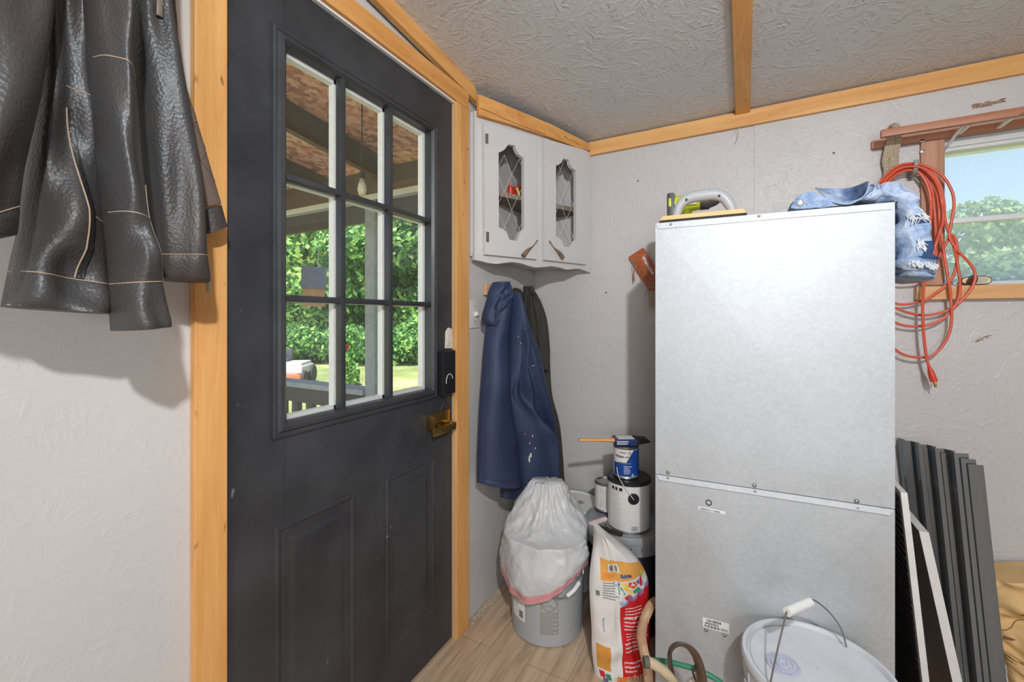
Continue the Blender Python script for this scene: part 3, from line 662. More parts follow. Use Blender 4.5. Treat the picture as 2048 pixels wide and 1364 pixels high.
dl = door_leaf([(968, 246), (1073.5, 273.5), (1073.5, 518.5), (970, 508.5)], [(997.2, 305), (1005, 302), (1011, 297), (1016, 289), (1030, 291), (1033, 300), (1037, 308), (1048, 317), (1048, 457), (1041, 463), (1038, 471), (1034.4, 481.5), (1018.5, 479.4), (1016, 471), (1012, 463), (1005, 458), (997.8, 455)], 0, ((1046, 512), (1075, 481)))
dr = door_leaf([(1088.7, 277), (1173.5, 301), (1172.6, 529), (1088.7, 519.5)], [(1112, 331), (1118, 329), (1123, 325), (1126.5, 317), (1138.5, 320), (1140, 328), (1144, 335), (1152.5, 342), (1152.5, 479.5), (1147, 482), (1143, 487), (1139.7, 494), (1127, 493), (1126, 486), (1122, 479), (1117, 475), (1112, 473)], 1, ((1126, 516), (1099, 482)))
for px, py in ((968, 278), (969.5, 474)):
    b = BM(); c_ = pc(px, py, 0.012); lathe(b, [(0.004, -0.022), (0.004, 0.022)], c_, 12); slab(b, (-0.004, -0.001, -0.02), (0.010, 0.001, 0.02), 0.0005, Matrix.Translation(c_+cn*0.0095+cdv*0.004) @ Matrix.Rotation(math.atan2(cdv.y, cdv.x), 4, 'Z')); obj('hinge', b, STEEL, dl)
# cabinet contents
def up(pt, z): return Vector((pt.x, pt.y, z))
q = up(pc(1021, 385, -0.085), sh+0.001)
t = thing('red_tube', 'red tube standing on the shelf inside the left cabinet door', 'tube', q)
b = BM(); lathe(b, [(0.012, 0), (0.013, 0.002), (0.013, 0.048), (0.009, 0.052)], q, 20); obj('body', b, plain('red plastic', (208, 58, 44), 0.35), t)
b = BM(); lathe(b, [(0.008, 0.052), (0.008, 0.062), (0.006, 0.064)], q, 16); obj('cap', b, plain('orange plastic', (226, 118, 80), 0.4), t)
q = up(pc(1035, 388, -0.10), sh+0.001)
t = thing('tape_roll', 'red roll of tape on the shelf behind the red tube', 'tape', q)
b = BM(); Mq = Matrix.Translation(q+Vector((0, 0, 0.034))) @ Matrix.Rotation(math.atan2(cdv.y, cdv.x), 4, 'Z') @ Matrix.Rotation(R(90), 4, 'X'); lathe(b, [(0.016, -0.012), (0.032, -0.012), (0.033, 0), (0.032, 0.012), (0.016, 0.012), (0.016, -0.012)], (0, 0, 0), 32, Mq, cap=False); obj('roll', b, plain('red tape', (206, 52, 40), 0.4), t)
q = up(pc(1040, 392, -0.068), sh+0.001)
t = thing('screwdriver', 'blue and yellow screwdriver leaning inside the left cabinet door', 'screwdriver', q)
b = BM(); tube(b, [q+Vector((0, 0, 0.008)), q+cdv*-0.02+Vector((0, 0, 0.045))], 0.008, 10, smooth=False); obj('handle', b, plain('yellow plastic', (206, 170, 60), 0.4), t)
b = BM(); tube(b, [q+Vector((0.0, 0, 0.006)), q+cdv*-0.004+Vector((0, 0, 0.014))], 0.0092, 10, smooth=False); obj('collar', b, plain('blue plastic', (50, 90, 150), 0.4), t)
b = BM(); tube(b, [q+cdv*-0.02+Vector((0, 0, 0.045)), q+cdv*-0.045+Vector((0, 0, 0.09))], 0.0028, 8, smooth=False); obj('shaft', b, STEEL, t)
q = up(pc(1012, 470, -0.10), zb+0.012)
t = thing('grey_power_tool', 'grey power tool lying in the bottom left of the corner cabinet', 'power tool', q)
GREYP = plain('grey plastic', (142, 144, 144), 0.4)
b = BM(); tube(b, [q+cdv*-0.02+Vector((0, 0, 0.058)), q+cdv*0.02+Vector((0, 0, 0.054)), q+cdv*0.09+Vector((0, 0, 0.056))], 0.03, 16, rad=lambda u: 0.024+0.008*math.sin(3*u)); tube(b, [q+cdv*0.02+Vector((0, 0, 0.05)), q+cdv*0.045+Vector((0, 0, 0.02)), q+cdv*0.08+Vector((0, 0, 0.018))], 0.016, 12); obj('body', b, GREYP, t)
b = BM(); tube(b, [q+cdv*-0.045+Vector((0, 0, 0.06)), q+cdv*-0.02+Vector((0, 0, 0.058))], 0.021, 16, smooth=False); obj('nozzle', b, BLK, t, label='black nose')
q = up(pc(1137, 487, -0.085), zb+0.012)
t = thing('small_tub', 'small white tub with teal band in the right cabinet door opening', 'tub', q)
b = BM(); lathe(b, [(0.026, 0), (0.029, 0.003), (0.031, 0.05), (0.029, 0.052), (0.028, 0.048), (0.024, 0.004), (0.001, 0.003)], q, 28, cap=False); obj('tub', b, plain('white plastic', (226, 226, 224), 0.35, var=0.03), t)
b = BM(); lathe(b, [(0.0302, 0.006), (0.0305, 0.02)], q, 28, cap=False); obj('band', b, plain('teal plastic', (36, 140, 124), 0.35), t)
# ================================================================ FURNACE CABINET
FL = Vector((0.725, -0.657, 0.0)); FA = math.atan2(0.036, 0.574); FW, FD, FH = 0.575, 0.60, 1.50
MF = Matrix.Translation(FL) @ Euler((0, 0, FA)).to_matrix().to_4x4(); MFi = MF.inverted()
fx_, fy_ = MF.to_3x3() @ Vector((1, 0, 0)), MF.to_3x3() @ Vector((0, 1, 0))
def pf(px, py, k=0.0):
    """local furnace point on the plane k behind the front face"""
    d = fy_.dot(MF @ Vector((0, k, 0))); return MFi @ on(px, py, fy_, d)
def pfs(px, py, k=0.0): return on(px, py, fx_, fx_.dot(MF @ Vector((k, 0, 0))))
GALV = galvanised()
t = thing('furnace_cabinet', 'tall galvanised sheet metal furnace cabinet standing in front of the back wall', 'furnace', FL, (0, 0, FA))
def F(name, b, m, parent=t, smooth=True, **k):
    b.transform(MF); return obj(name, b, m, parent, smooth, **k)
SEAM = pf(1500, 976).z
b = BM(); box(b, (0.0, 0.006, 0.0), (FW, FD, FH-0.004)); F('body', b, GALV, smooth=False)
def ph(x, z): return 0.009*max(0.0, 1-max(abs(2*x/FW-1), abs(2*(z-0.002)/(SEAM-0.003)-1)))
def sit(p, k):
    return Vector((p.x, -ph(p.x, p.z)-k, p.z))
def pyramid(b, x0, x1, z0, z1, h, y=0.0):
    c = [(x0, y, z0), (x1, y, z0), (x1, y, z1), (x0, y, z1)]; v = [b.verts.new(p) for p in c]; m = b.verts.new(((x0+x1)/2, y-h, (z0+z1)/2)); k = [b.verts.new((p[0], 0.0058, p[2])) for p in c]
    for i in range(4): b.faces.new((v[i], v[(i+1) % 4], m)); b.faces.new((v[i], k[i], k[(i+1) % 4], v[(i+1) % 4]))
    b.faces.new(k[::-1])
b = BM(); pyramid(b, 0.0, FW, SEAM+0.0015, FH-0.004, 0.0045); F('upper_panel', b, GALV, smooth=False)
b = BM(); pyramid(b, 0.0, FW, 0.002, SEAM-0.001, 0.009); F('lower_panel', b, GALV, smooth=False)
b = BM(); box(b, (0.0, -0.001, FH-0.004), (FW, FD, FH)); prism(b, [(0.001, -0.0015, FH-0.001), (FW-0.001, -0.0015, FH-0.001), (FW-0.008, -0.0015, FH-0.018), (0.008, -0.0015, FH-0.018)], (0, -0.0015, 0)); F('top_flange', b, GALV, smooth=False)
b = BM(); prism(b, [(0.002, -0.001, SEAM), (FW-0.002, -0.001, SEAM), (FW-0.012, -0.004, SEAM-0.015), (0.012, -0.004, SEAM-0.015)], (0, -0.002, 0)); F('seam_flange', b, GALV, smooth=False)
for px, py in ((1336, 945), (1336, 956), (1509, 971.5), (1510, 983), (1714, 1003), (1715, 1016), (1341.6, 448.5), (1518, 432), (1412, 1259.6), (1449, 1269.5)):
    q = pf(px, py, -0.004); q.y = -ph(q.x, q.z)-0.0022 if q.z < SEAM-0.02 else q.y; b = BM(); lathe(b, [(0.0042, 0), (0.0040, 0.0014), (0.0028, 0.0026), (0.001, 0.003)], (0, 0, 0), 12, Matrix.Translation(q+Vector((0, 0.0015, 0))) @ Matrix.Rotation(R(90), 4, 'X')); lathe(b, [(0.006, -0.0008), (0.006, 0.0004)], (0, 0, 0), 12, Matrix.Translation(q+Vector((0, 0.0015, 0))) @ Matrix.Rotation(R(90), 4, 'X')); F('screw', b, STEEL)
q = pf(1417.5, 1006, -0.005); q.y = -ph(q.x, q.z)-0.0005; b = BM(); lathe(b, [(0.0085, 0), (0.0085, 0.0012), (0.0065, 0.0014), (0.006, -0.004), (0.001, -0.005)], (0, 0, 0), 24, Matrix.Translation(q) @ Matrix.Rotation(R(90), 4, 'X'), cap=False); F('grommet', b, plain('dark hole', (12, 12, 12), 0.7), label='black grommet hole')
def flabel(name, p00, p10, depth, h, content, lab):
    """paper label: lower-left and lower-right picture corners; content drawn in metres on it"""
    a = pf(*p00, -depth); c = pf(*p10, -depth); ex = (c-a).normalized(); ez = Vector((0, -1, 0)).cross(ex); ez = -ez if ez.z < 0 else ez; w = (c-a).length
    f = lambda x, y, z: sit(a+ex*x+ez*y, 0.0004)
    b = mapped(rect_bm(0, 0, w, h), f)
    o = F(name, b, LABELW, smooth=False, label=lab)
    b = BM()
    for part in content(w, h): join(b, part)
    mapped(b, lambda x, y, z: sit(a+ex*x+ez*y, 0.0008)); b.transform(MF); obj('print', b, INK, o, False)
def moved(b, x, y):
    for v in b.verts: v.co.x += x; v.co.y += y
    return b
rl = random.Random(8)
def c1(w, h): return [moved(text_bm('1610054', h*0.34, bold=0.0004, spacing=1.1), w*0.14, h*0.66), moved(text_bm('AKN010G.4', h*0.24, bold=0.0003), w*0.08, h*0.42), barcode_bm(w*0.06, h*0.1, w*0.96, h*0.34, rl)]
flabel('part_number_label', (1406, 1256), (1459, 1269), 0.0085, 0.030, c1, 'white part number label')
def c2(w, h): return [moved(text_bm('THERMOSTAT L.V. WIRING', h*0.52, bold=0.0002), w*0.06, h*0.22)]
flabel('wiring_label', (1396.5, 1019), (1450.5, 1030), 0.0062, 0.0085, c2, 'thin white wiring label')
# ---- float and drill on top
q0 = pf(1318, 444, 0.008); q1 = pf(1494, 428, 0.008); fxa, fxb = q0.x, q1.x
t2 = thing('grout_float', 'grout float with grey handle lying on top of the furnace cabinet', 'float', MF @ Vector((fxa, 0.05, FH)), (0, 0, FA))
z0 = FH+0.001
b = BM(); prism(b, [MF @ Vector(p) for p in ((fxa, 0.005, z0), (fxb, 0.005, z0), (fxb, 0.005, z0+0.008), (fxa+0.004, 0.005, z0+0.008))], fy_*0.1); bevel(b, 0.0015); obj('rubber_pad', b, plain('black rubber', (34, 34, 34), 0.7, var=0.3, scale=80), t2)
b = BM(); prism(b, [MF @ Vector(p) for p in ((fxa+0.001, 0.006, z0+0.008), (fxb-0.001, 0.006, z0+0.008), (fxb-0.010, 0.006, z0+0.021), (fxa+0.012, 0.006, z0+0.021))], fy_*0.098); bevel(b, 0.001); obj('backing', b, wood('float backing', (222, 164, 96), (240, 196, 140), 0, 0.6, knots=False), t2, label='tan backing layer')
GRIP = plain('grey grip', (176, 179, 182), 0.42, var=0.05)
b = BM(); hp = [MF @ pf(px, py, 0.055) for px, py in ((1352, 429), (1355, 424), (1362, 408), (1378, 397), (1402, 391.5), (1428, 389), (1446, 394), (1457, 406), (1463, 417), (1465, 421))]
hp[0].z = z0+0.022; hp[-1].z = z0+0.022
tube(b, hp, 0.015, 16, 10, rad=lambda u: 0.0115+0.006*math.sin(math.pi*u), flat=(1.0, 1.0)); handle = obj('handle', b, GRIP, t2, label='grey plastic handle')
for px, py in ((1373, 399), (1438.6, 391)):
    b = BM(); p = MF @ pf(px, py, 0.036); lathe(b, [(0.0035, -0.004), (0.0035, 0.0), (0.001, 0.0)], (0, 0, 0), 12, Matrix.Translation(p) @ Matrix.Rotation(FA, 4, 'Z') @ Matrix.Rotation(R(90), 4, 'X')); obj('screw', b, INK, handle)
DK = 0.19
a0, a1, a2, a3 = pf(1350, 412, DK), pf(1401, 412, DK), pf(1424, 410, DK), pf(1438, 409, DK)
t3 = thing('cordless_drill', 'lime green cordless drill lying behind the grout float', 'drill', MF @ Vector(((a0.x+a1.x)/2, DK, FH)), (0, 0, FA))
LIME = plain('lime plastic', (196, 204, 40), 0.35, var=0.05); CHAR = plain('charcoal plastic', (70, 70, 66), 0.45)
zc = FH+0.098
def LP(x, y, z): return MF @ Vector((x, y, z))
b = BM(); tube(b, [LP(a0.x-0.004, DK, zc), LP(a0.x+0.02, DK, zc), LP(a1.x-0.01, DK, zc+0.002), LP(a1.x, DK, zc+0.002)], 0.03, 20, rad=lambda u: 0.03-0.004*u); tube(b, [LP(a0.x+0.04, DK, zc-0.01), LP(a0.x+0.03, DK+0.01, zc-0.05), LP(a0.x+0.012, DK+0.015, zc-0.075)], 0.019, 14); obj('housing', b, LIME, t3)
b = BM(); slab(b, (a0.x-0.024, DK-0.034, FH+0.002), (a0.x+0.001, DK+0.034, zc+0.036), 0.007); b.transform(MF); bt = obj('battery', b, CHAR, t3, label='dark battery block')
b = BM(); slab(b, (a0.x-0.018, DK-0.0355, zc-0.012), (a0.x-0.010, DK-0.0335, zc+0.016), 0.001); b.transform(MF); obj('badge', b, LIME, bt)
b = BM(); tube(b, [LP(a1.x-0.001, DK, zc), LP(a2.x-0.008, DK, zc)], 0.026, 20, smooth=False); tube(b, [LP(a2.x-0.008, DK, zc), LP(a2.x+0.014, DK, zc)], 0.02, 16, smooth=False, rad=lambda u: 0.023-0.008*u); obj('gear_case', b, CHAR, t3)
b = BM(); tube(b, [LP(a2.x+0.013, DK, zc), LP(a3.x, DK, zc)], 0.014, 16, smooth=False, rad=lambda u: 0.015-0.004*u); tube(b, [LP(a3.x, DK, zc), LP(a3.x+0.012, DK, zc), LP(a3.x+0.03, DK, zc)], 0.005, 10, smooth=False, rad=lambda u: 0.008-0.004*u); obj('chuck', b, plain('dark chrome', (96, 96, 98), 0.3, 0.9), t3)
b = BM(); slab(b, (a0.x+0.025, DK-0.0315, zc-0.012), (a0.x+0.07, DK-0.0275, zc+0.014), 0.002); b.transform(MF); obj('side_plate', b, plain('pale plate', (200, 204, 190), 0.4), t3)
# ---- denim shorts over the corner
DEN = denim(); DEND = cloth('dark denim', (48, 70, 112), 0.85, 0.2); FRAY = cloth('frayed white cotton', (216, 220, 226), 0.9, 0.06); SEAMD = cloth('pale denim seam', (168, 182, 206), 0.85, 0.1)
t4 = thing('denim_shorts', 'ripped light blue denim shorts draped over the corner of the furnace cabinet', 'shorts', MF @ Vector((0.52, 0.12, FH)), (0, 0, FA))
ST = [(0.545, 1.530, 0.135, 0.028, 84), (0.578, 1.519, 0.135, 0.026, 62), (0.603, 1.492, 0.132, 0.028, 28), (0.613, 1.45, 0.13, 0.033, 5), (0.617, 1.405, 0.13, 0.037, 0), (0.621, 1.362, 0.128, 0.040, -4), (0.626, 1.330, 0.12, 0.042, -10), (0.628, 1.312, 0.10, 0.036, -10)]
MOUTH = [pf(1702, 407, -0.012), pf(1730, 390, -0.004), pf(1737, 364, 0.03), pf(1712, 373, 0.15), pf(1672, 377, 0.20), pf(1640, 378, 0.16), pf(1633, 377, 0.07), pf(1662, 402, 0.0)]
for p_ in MOUTH: p_.z = max(p_.z, FH+0.004)
US = 0.34
def mouth(v):
    n = 8; x = (v % 1.0)*n; i = int(x); f = x-i; p = [MOUTH[(i+k) % n] for k in (-1, 0, 1, 2)]
    return 0.5*((2*p[1])+(p[2]-p[0])*f+(2*p[0]-5*p[1]+4*p[2]-p[3])*f*f+(3*p[1]-p[0]-3*p[2]+p[3])*f**3)
def st_at(u):
    n = len(ST)-1; x = min(max(u, 0), 1)*n; i = min(int(x), n-1); f = x-i; f = f*f*(3-2*f)*0.5+f*0.5
    return [ST[i][k]*(1-f)+ST[i+1][k]*f for k in range(5)]
def dpt(u, v, off=0.0):
    """v round the section, 0 = front edge; u from the open waist to the hem"""
    x, z, w, h, an = st_at((u-US)/(1-US)); a = 2*math.pi*v; ca, sa = math.cos(a), math.sin(a)
    cy = -(abs(ca)**0.55)*math.copysign(1, ca)*(w+off); ch = (abs(sa)**0.75)*math.copysign(1, sa)*(h+off)
    nx, nz = math.cos(R(an)), math.sin(R(an)); yc = 0.118
    q = Vector((x+nx*ch, yc+cy, z+nz*ch))
    if u < US: k = u/US; k = k*k*(3-2*k); q = mouth(v).lerp(q, k)+Vector((0, -off*0.7, off*0.7))
    amp = 0.004+0.012*min(1, max(0, u/US-0.3))
    q += Vector((nx, -0.6, nz))*amp*(noise.noise(Vector((u*11, v*8, 3.1)))+0.5*noise.noise(Vector((u*26, v*15, 7))))
    if q.y > -0.003 and q.x < FW+0.004:
        if u < 0.56: q.z = max(q.z, FH+0.003)
        elif q.z < FH: q.x = FW+0.004
    return q
b = BM(); nu, nv = 110, 64; rings = [[dpt(u/nu, v/nv) for v in range(nv)] for u in range(nu+1)]
inner = []
for k in range(9):
    r_ = [dpt(0.012+0.30*k/8, v/nv, -0.003) for v in range(nv)]; c_ = sum(r_, Vector())/nv; inner.append([p.lerp(c_, 0.025+0.10*k/8) for p in r_])
rings_mesh(b, inner[::-1]+rings, True, True, True); F('body', b, DEN, t4)
b = BM()
def dline(b, uv, r=0.0013, off=0.0012, n=14):
    pts = []
    for (u0, v0), (u1, v1) in zip(uv[:-1], uv[1:]):
        for k in range(n): pts.append(dpt(u0+(u1-u0)*k/n, v0+(v1-v0)*k/n, off))
    pts.append(dpt(*uv[-1], off)); tube(b, pts, r, 6, smooth=False)
dline(b, [(0.0, v/40) for v in range(41)], 0.0022, 0, 2); dline(b, [(0.20, 0.0), (0.21, 0.25), (0.23, 0.5)]); dline(b, [(0.22, 0.06), (0.34, 0.12), (0.55, 0.16), (0.75, 0.15), (0.97, 0.15)], 0.0016); dline(b, [(0.22, 0.10), (0.34, 0.17), (0.55, 0.20), (0.75, 0.19), (0.97, 0.19)], 0.0012); dline(b, [(0.93, v/20) for v in range(21)], 0.0012, 0.001, 2)
F('seams', b, SEAMD, t4, label='pale stitched seams')
def patch(b, u0, u1, v0, v1, off, nx=14, ny=14, jag=0.0, seed=1):
    rr = random.Random(seed); g = []
    for i in range(nx+1):
        j0 = rr.uniform(-jag, jag); j1 = rr.uniform(-jag, jag); g.append([b.verts.new(dpt(u0+(u1-u0)*i/nx, v0+j0+(v1-v0+j1-j0)*j/ny, off)) for j in range(ny+1)])
    for i in range(nx):
        for j in range(ny): b.faces.new((g[i][j], g[i][j+1], g[i+1][j+1], g[i+1][j]))
for u0, u1, v0, v1, sd in ((0.74, 0.84, 0.0, 0.13, 3), (0.60, 0.65, -0.02, 0.15, 4), (0.875, 0.905, -0.05, 0.10, 6)):
    b = BM(); patch(b, u0, u1, v0, v1, 0.0018, jag=0.012, seed=sd); F('torn_hole', b, DEND, t4, label='dark blue torn hole')
rf = random.Random(5)
for u0, v0, v1, nst in ((0.60, -0.04, 0.15, 60), (0.865, -0.06, 0.13, 64), (0.74, -0.02, 0.04, 30), (0.57, 0.10, 0.17, 24)):
    b = BM()
    for k in range(nst):
        v = v0+(v1-v0)*k/nst; u = u0+rf.uniform(-0.012, 0.012); p = dpt(u, v, 0.001); q = dpt(u+rf.uniform(0.01, 0.045), v+rf.uniform(-0.02, 0.02), 0.001+rf.random()*0.004); m = p.lerp(q, 0.5)+Vector((rf.uniform(-1, 1), -1, rf.uniform(-1, 1)))*0.003
        tube(b, [p, m, q], 0.0011, 5, 3)
    F('frayed_edge', b, FRAY, t4, label='frayed white edge')
b = BM(); patch(b, 0.06, 0.20, 0.06, 0.10, 0.003, 8, 3); F('belt_loop', b, SEAMD, t4)
qb = pf(1597, 409, 0.02)
b = BM(); wv = [pf(px, py, 0.03) for px, py in ((1577, 421), (1588, 400), (1604, 391), (1622, 390), (1640, 398), (1664, 404), (1690, 412), (1690, 424), (1640, 424), (1600, 424))]
wv = [Vector((p.x, -0.002, max(p.z, FH+0.003))) for p in wv]
prism(b, wv, (0, 0.09, 0)); bmesh.ops.subdivide_edges(b, edges=b.edges[:], cuts=2)
for v in b.verts: v.co += Vector((0, 0, 0.004*noise.noise(v.co*60)))
bevel(b, 0.001); wb = F('waistband', b, DEN, t4)
b = BM(); Mb = Matrix.Translation(Vector((qb.x, -0.003, qb.z-0.001))) @ Matrix.Rotation(R(90), 4, 'X'); lathe(b, [(0.0085, 0), (0.0085, 0.002), (0.006, 0.003), (0.003, 0.002), (0.001, 0.002)], (0, 0, 0), 24, Mb); F('button', b, plain('button metal', (214, 212, 206), 0.35, 0.8, var=0.05), wb, label='pale metal button')
# ================================================================ WALL ITEMS ON THE RIGHT
t = thing('rail_rack', 'brown wooden two-rail rack with white slats across the top of the window', 'rack', (1.9, -0.07, 1.84))
yr = -0.13
p = pY(1763, 259, yr); p2_ = pY(1763, 274, yr)
b = BM(); slab(b, (p.x, yr, p2_.z), (2.7, yr+0.02, p.z), 0.002); obj('front_rail', b, BROWN_X, t)
q = pY(1745, 280, -0.03); q2 = pY(1745, 296, -0.03)
b = BM(); slab(b, (q.x, -0.0235, q2.z), (2.7, -0.0035, q.z), 0.002); obj('rear_rail', b, BROWN_X, t)
for k in range(7):
    x = 1.607+0.095*k; b = BM(); slab(b, (x-0.006, yr+0.02, p2_.z+0.001), (x+0.006, -0.0235, p2_.z+0.007), 0.001); obj('slat', b, WHITE, t, label='white slat')
xb = pY(1886, 270, -0.06)
b = BM(); tube(b, [(1.590, -0.10, p2_.z+0.002), (1.586, -0.07, p2_.z-0.01), (1.578, -0.035, p2_.z-0.03)], 0.006, 8, flat=(0.4, 1.2)); obj('bracket', b, WHITE, t, label='white bracket')
for k, (px, py) in enumerate(((1845.5, 281), (1846, 302))):
    c_ = pY(px, py, -0.0235); b = BM(); slab(b, (c_.x-0.006, -0.0235, c_.z-0.0045), (c_.x+0.006, -0.0222, c_.z+0.0045), 0.0006); o = obj('bracket_plate', b, STEEL if k else WHITE, None, origin=c_)
    tag(o, ['small white metal plate high on the brown window board under the rack', 'small bright metal plate lower on the brown window board'][k], 'metal plate')
    b = BM(); lathe(b, [(0.0015, 0), (0.0012, 0.0006)], (0, 0, 0), 10, Matrix.Translation(c_+Vector((0, -0.0002, 0))) @ Matrix.Rotation(R(90), 4, 'X')); obj('nail', b, INK, o)
# braided strap
t = thing('braided_strap', 'beige braided strap looped over the rear rail of the rack', 'strap', pY(1785, 280, -0.05))
STRAP = N('braid'); sf = STRAP.n('ShaderNodeTexChecker'); sf.inputs['Scale'].default_value = 320; STRAP.l(STRAP.coords((1, 1, 0.7), (0, R(45), 0)), sf.inputs['Vector']); sf.inputs[1].default_value = (*s2l((206, 192, 166)), 1); sf.inputs[2].default_value = (*s2l((132, 114, 92)), 1); STRAP.set(sf.outputs['Color'], 0.85); STRAP.bump(sf.outputs['Fac'], 0.4, 0.002)
for pts, r in (([(1790, 258), (1797, 276), (1793, 300), (1790, 330), (1781, 352), (1790, 384)], 0.009), ([(1784, 272), (1777, 290), (1771, 320), (1774, 345), (1763, 372), (1764, 388)], 0.010), ([(1787, 274), (1784, 300), (1783, 330), (1779, 350), (1777, 386)], 0.007)):
    b = BM(); tube(b, [pY(x, y, -0.042+0.004*i) for i, (x, y) in enumerate(pts)], r, 10, flat=(0.35, 1.0)); obj('strand', b, STRAP.m, t)
b = BM(); P = pY(1790, 262, -0.05); tube(b, [pY(1797, 276, -0.036), P+Vector((0.004, 0.0, 0.018)), P+Vector((-0.01, 0.028, 0.026)), Vector((P.x-0.012, -0.0125, q.z+0.004)), pY(1779, 285, -0.036)], 0.009, 10, flat=(0.35, 1)); obj('loop', b, STRAP.m, t)
# cord hook and extension cord
hk = pY(1818, 345, -0.004)
b = BM(); tube(b, [hk+Vector((0, 0, -0.01)), hk+Vector((0, -0.03, -0.022)), hk+Vector((0, -0.062, -0.018)), hk+Vector((0, -0.072, 0.002)), hk+Vector((0, -0.072, 0.022))], 0.0055, 10, flat=(1.2, 0.7)); slab(b, hk+Vector((-0.008, 0, -0.03)), hk+Vector((0.008, 0.003, 0.02)), 0.001)
o = obj('cord_hook', b, plain('grey painted hook', (150, 146, 140), 0.5), None, origin=hk); tag(o, 'grey wall hook holding up the orange cord', 'hook')
ORANGE = plain('orange cord', (218, 94, 66), 0.42, var=0.06)
t = thing('extension_cord', 'orange extension cord coiled over a wall hook beside the window', 'extension cord', hk)
arc = [(1735, 420), (1748, 385), (1768, 355), (1792, 334), (1818, 327)]
def coil(pts, y0, y1=None):
    y1 = y0 if y1 is None else y1; return [pY(x, y, y0+(y1-y0)*i/(len(pts)-1)) for i, (x, y) in enumerate(pts)]
def arcs(d): return [(x+d*0.35, y+d) for x, y in arc]
loops = [
 (arcs(0)+[(1846, 330), (1882, 349), (1902, 378), (1908, 408), (1902, 449), (1899, 475), (1915.5, 501), (1943, 531), (1950.5, 551), (1945, 573), (1926, 598), (1905, 615), (1880, 626), (1840, 630), (1792, 616), (1755, 590), (1735, 530)], -0.07, -0.046),
 (arcs(4)+[(1850, 336), (1876, 362), (1887, 400), (1890, 440), (1900, 470), (1909, 498), (1919.5, 560), (1915, 602), (1885, 638), (1840, 652.5), (1792, 645.5), (1752, 610), (1732, 520)], -0.062, -0.05),
 (arcs(8)+[(1846, 340), (1868, 366), (1877, 407), (1880, 452), (1887, 500), (1894, 545), (1901, 590), (1901, 657), (1876, 702), (1840, 715), (1792, 700), (1750, 640), (1730, 520)], -0.066, -0.06),
 (arcs(11)+[(1843, 344), (1861, 372), (1868, 410), (1872, 470), (1873, 520), (1885, 500), (1905, 470), (1915, 505), (1904, 557), (1867, 590), (1835, 605), (1792, 607), (1756, 580), (1738, 500)], -0.056, -0.044),
 (arcs(13)+[(1841, 348), (1856, 374), (1862, 410), (1860, 460), (1857, 510), (1850, 548), (1842, 561), (1820, 565), (1792, 564), (1760, 545)], -0.072, -0.05),
 (arcs(6)+[(1848, 338), (1873, 366), (1884, 405), (1886, 440), (1876, 475), (1862, 520), (1852, 550), (1846, 590), (1846, 650), (1852, 710), (1860, 739)], -0.075, -0.085)]
b = BM()
for pts, ya, yb in loops: tube(b, coil(pts, ya, yb), 0.0042, 9, 8)
obj('cable', b, ORANGE, t)
pe = pY(1860, 739, -0.085); pq = pY(1866, 757, -0.085); dv = (pq-pe).normalized()
b = BM(); tube(b, [pe-dv*0.012, pe, pe+dv*0.01, pq+dv*0.004, pq+dv*0.01], 0.01, 14, 6, rad=lambda u: 0.006+0.008*min(1, u*1.6), flat=(1.0, 0.7)); pl = obj('plug', b, plain('red orange plug', (220, 70, 48), 0.35, var=0.04), t)
b = BM()
for dx in (-0.006, 0.006): slab(b, pq+dv*0.009+Vector((dx-0.0008, -0.003, -0.02)), pq+dv*0.009+Vector((dx+0.0008, 0.003, 0.004)), 0.0004)
tube(b, [pq+dv*0.008+Vector((0, 0.007, 0)), pq+dv*0.03+Vector((0, 0.007, 0))], 0.0022, 8, smooth=False); obj('prong', b, BRASS, pl, label='brass prongs')
# sandal on the sill
sz = 1.319; c0 = pY(1920, 555, -0.012); c1_ = pY(1982, 555, -0.012)
t = thing('sandal', 'small worn cream and brown sandal lying on the window sill behind the orange cord', 'sandal', ((c0.x+c1_.x)/2, -0.02, sz))
b = BM(); L_ = c1_.x-c0.x; ol = []
for k in range(36):
    a = 2*math.pi*k/36; ol.append((c0.x+L_/2+L_/2*abs(math.cos(a))**0.7*math.copysign(1, math.cos(a)), -0.016-0.004, sz+0.0155+0.0145*abs(math.sin(a))**0.7*math.copysign(1, math.sin(a))))
prism(b, ol, (0, 0.012, 0)); obj('sole', b, plain('dark sole', (52, 44, 38), 0.7), t)
b = BM(); prism(b, [(c0.x+L_/2+(x-c0.x-L_/2)*0.93, -0.0215, sz+0.0155+(z-sz-0.0155)*0.84) for x, y, z in ol], (0, 0.002, 0)); obj('insole', b, plain('cream insole', (222, 204, 160), 0.7, var=0.25, scale=60), t, label='cream insole')
b = BM(); prism(b, [(c0.x+L_*0.62+0.018*math.cos(2*math.pi*k/24), -0.0226, sz+0.016+0.009*math.sin(2*math.pi*k/24)) for k in range(24)], (0, 0.0012, 0)); obj('heel_pad', b, plain('grey pad', (186, 180, 172), 0.7), t)
b = BM(); tube(b, [(c0.x+0.014, -0.02, sz+0.004), (c0.x+0.016, -0.038, sz+0.014), (c0.x+0.022, -0.024, sz+0.027)], 0.011, 10, flat=(0.3, 1)); tube(b, [(c0.x+0.030, -0.02, sz+0.004), (c0.x+0.031, -0.036, sz+0.015), (c0.x+0.034, -0.024, sz+0.027)], 0.008, 10, flat=(0.3, 1)); obj('strap', b, leather('brown strap', (96, 62, 44)), t, label='brown strap')
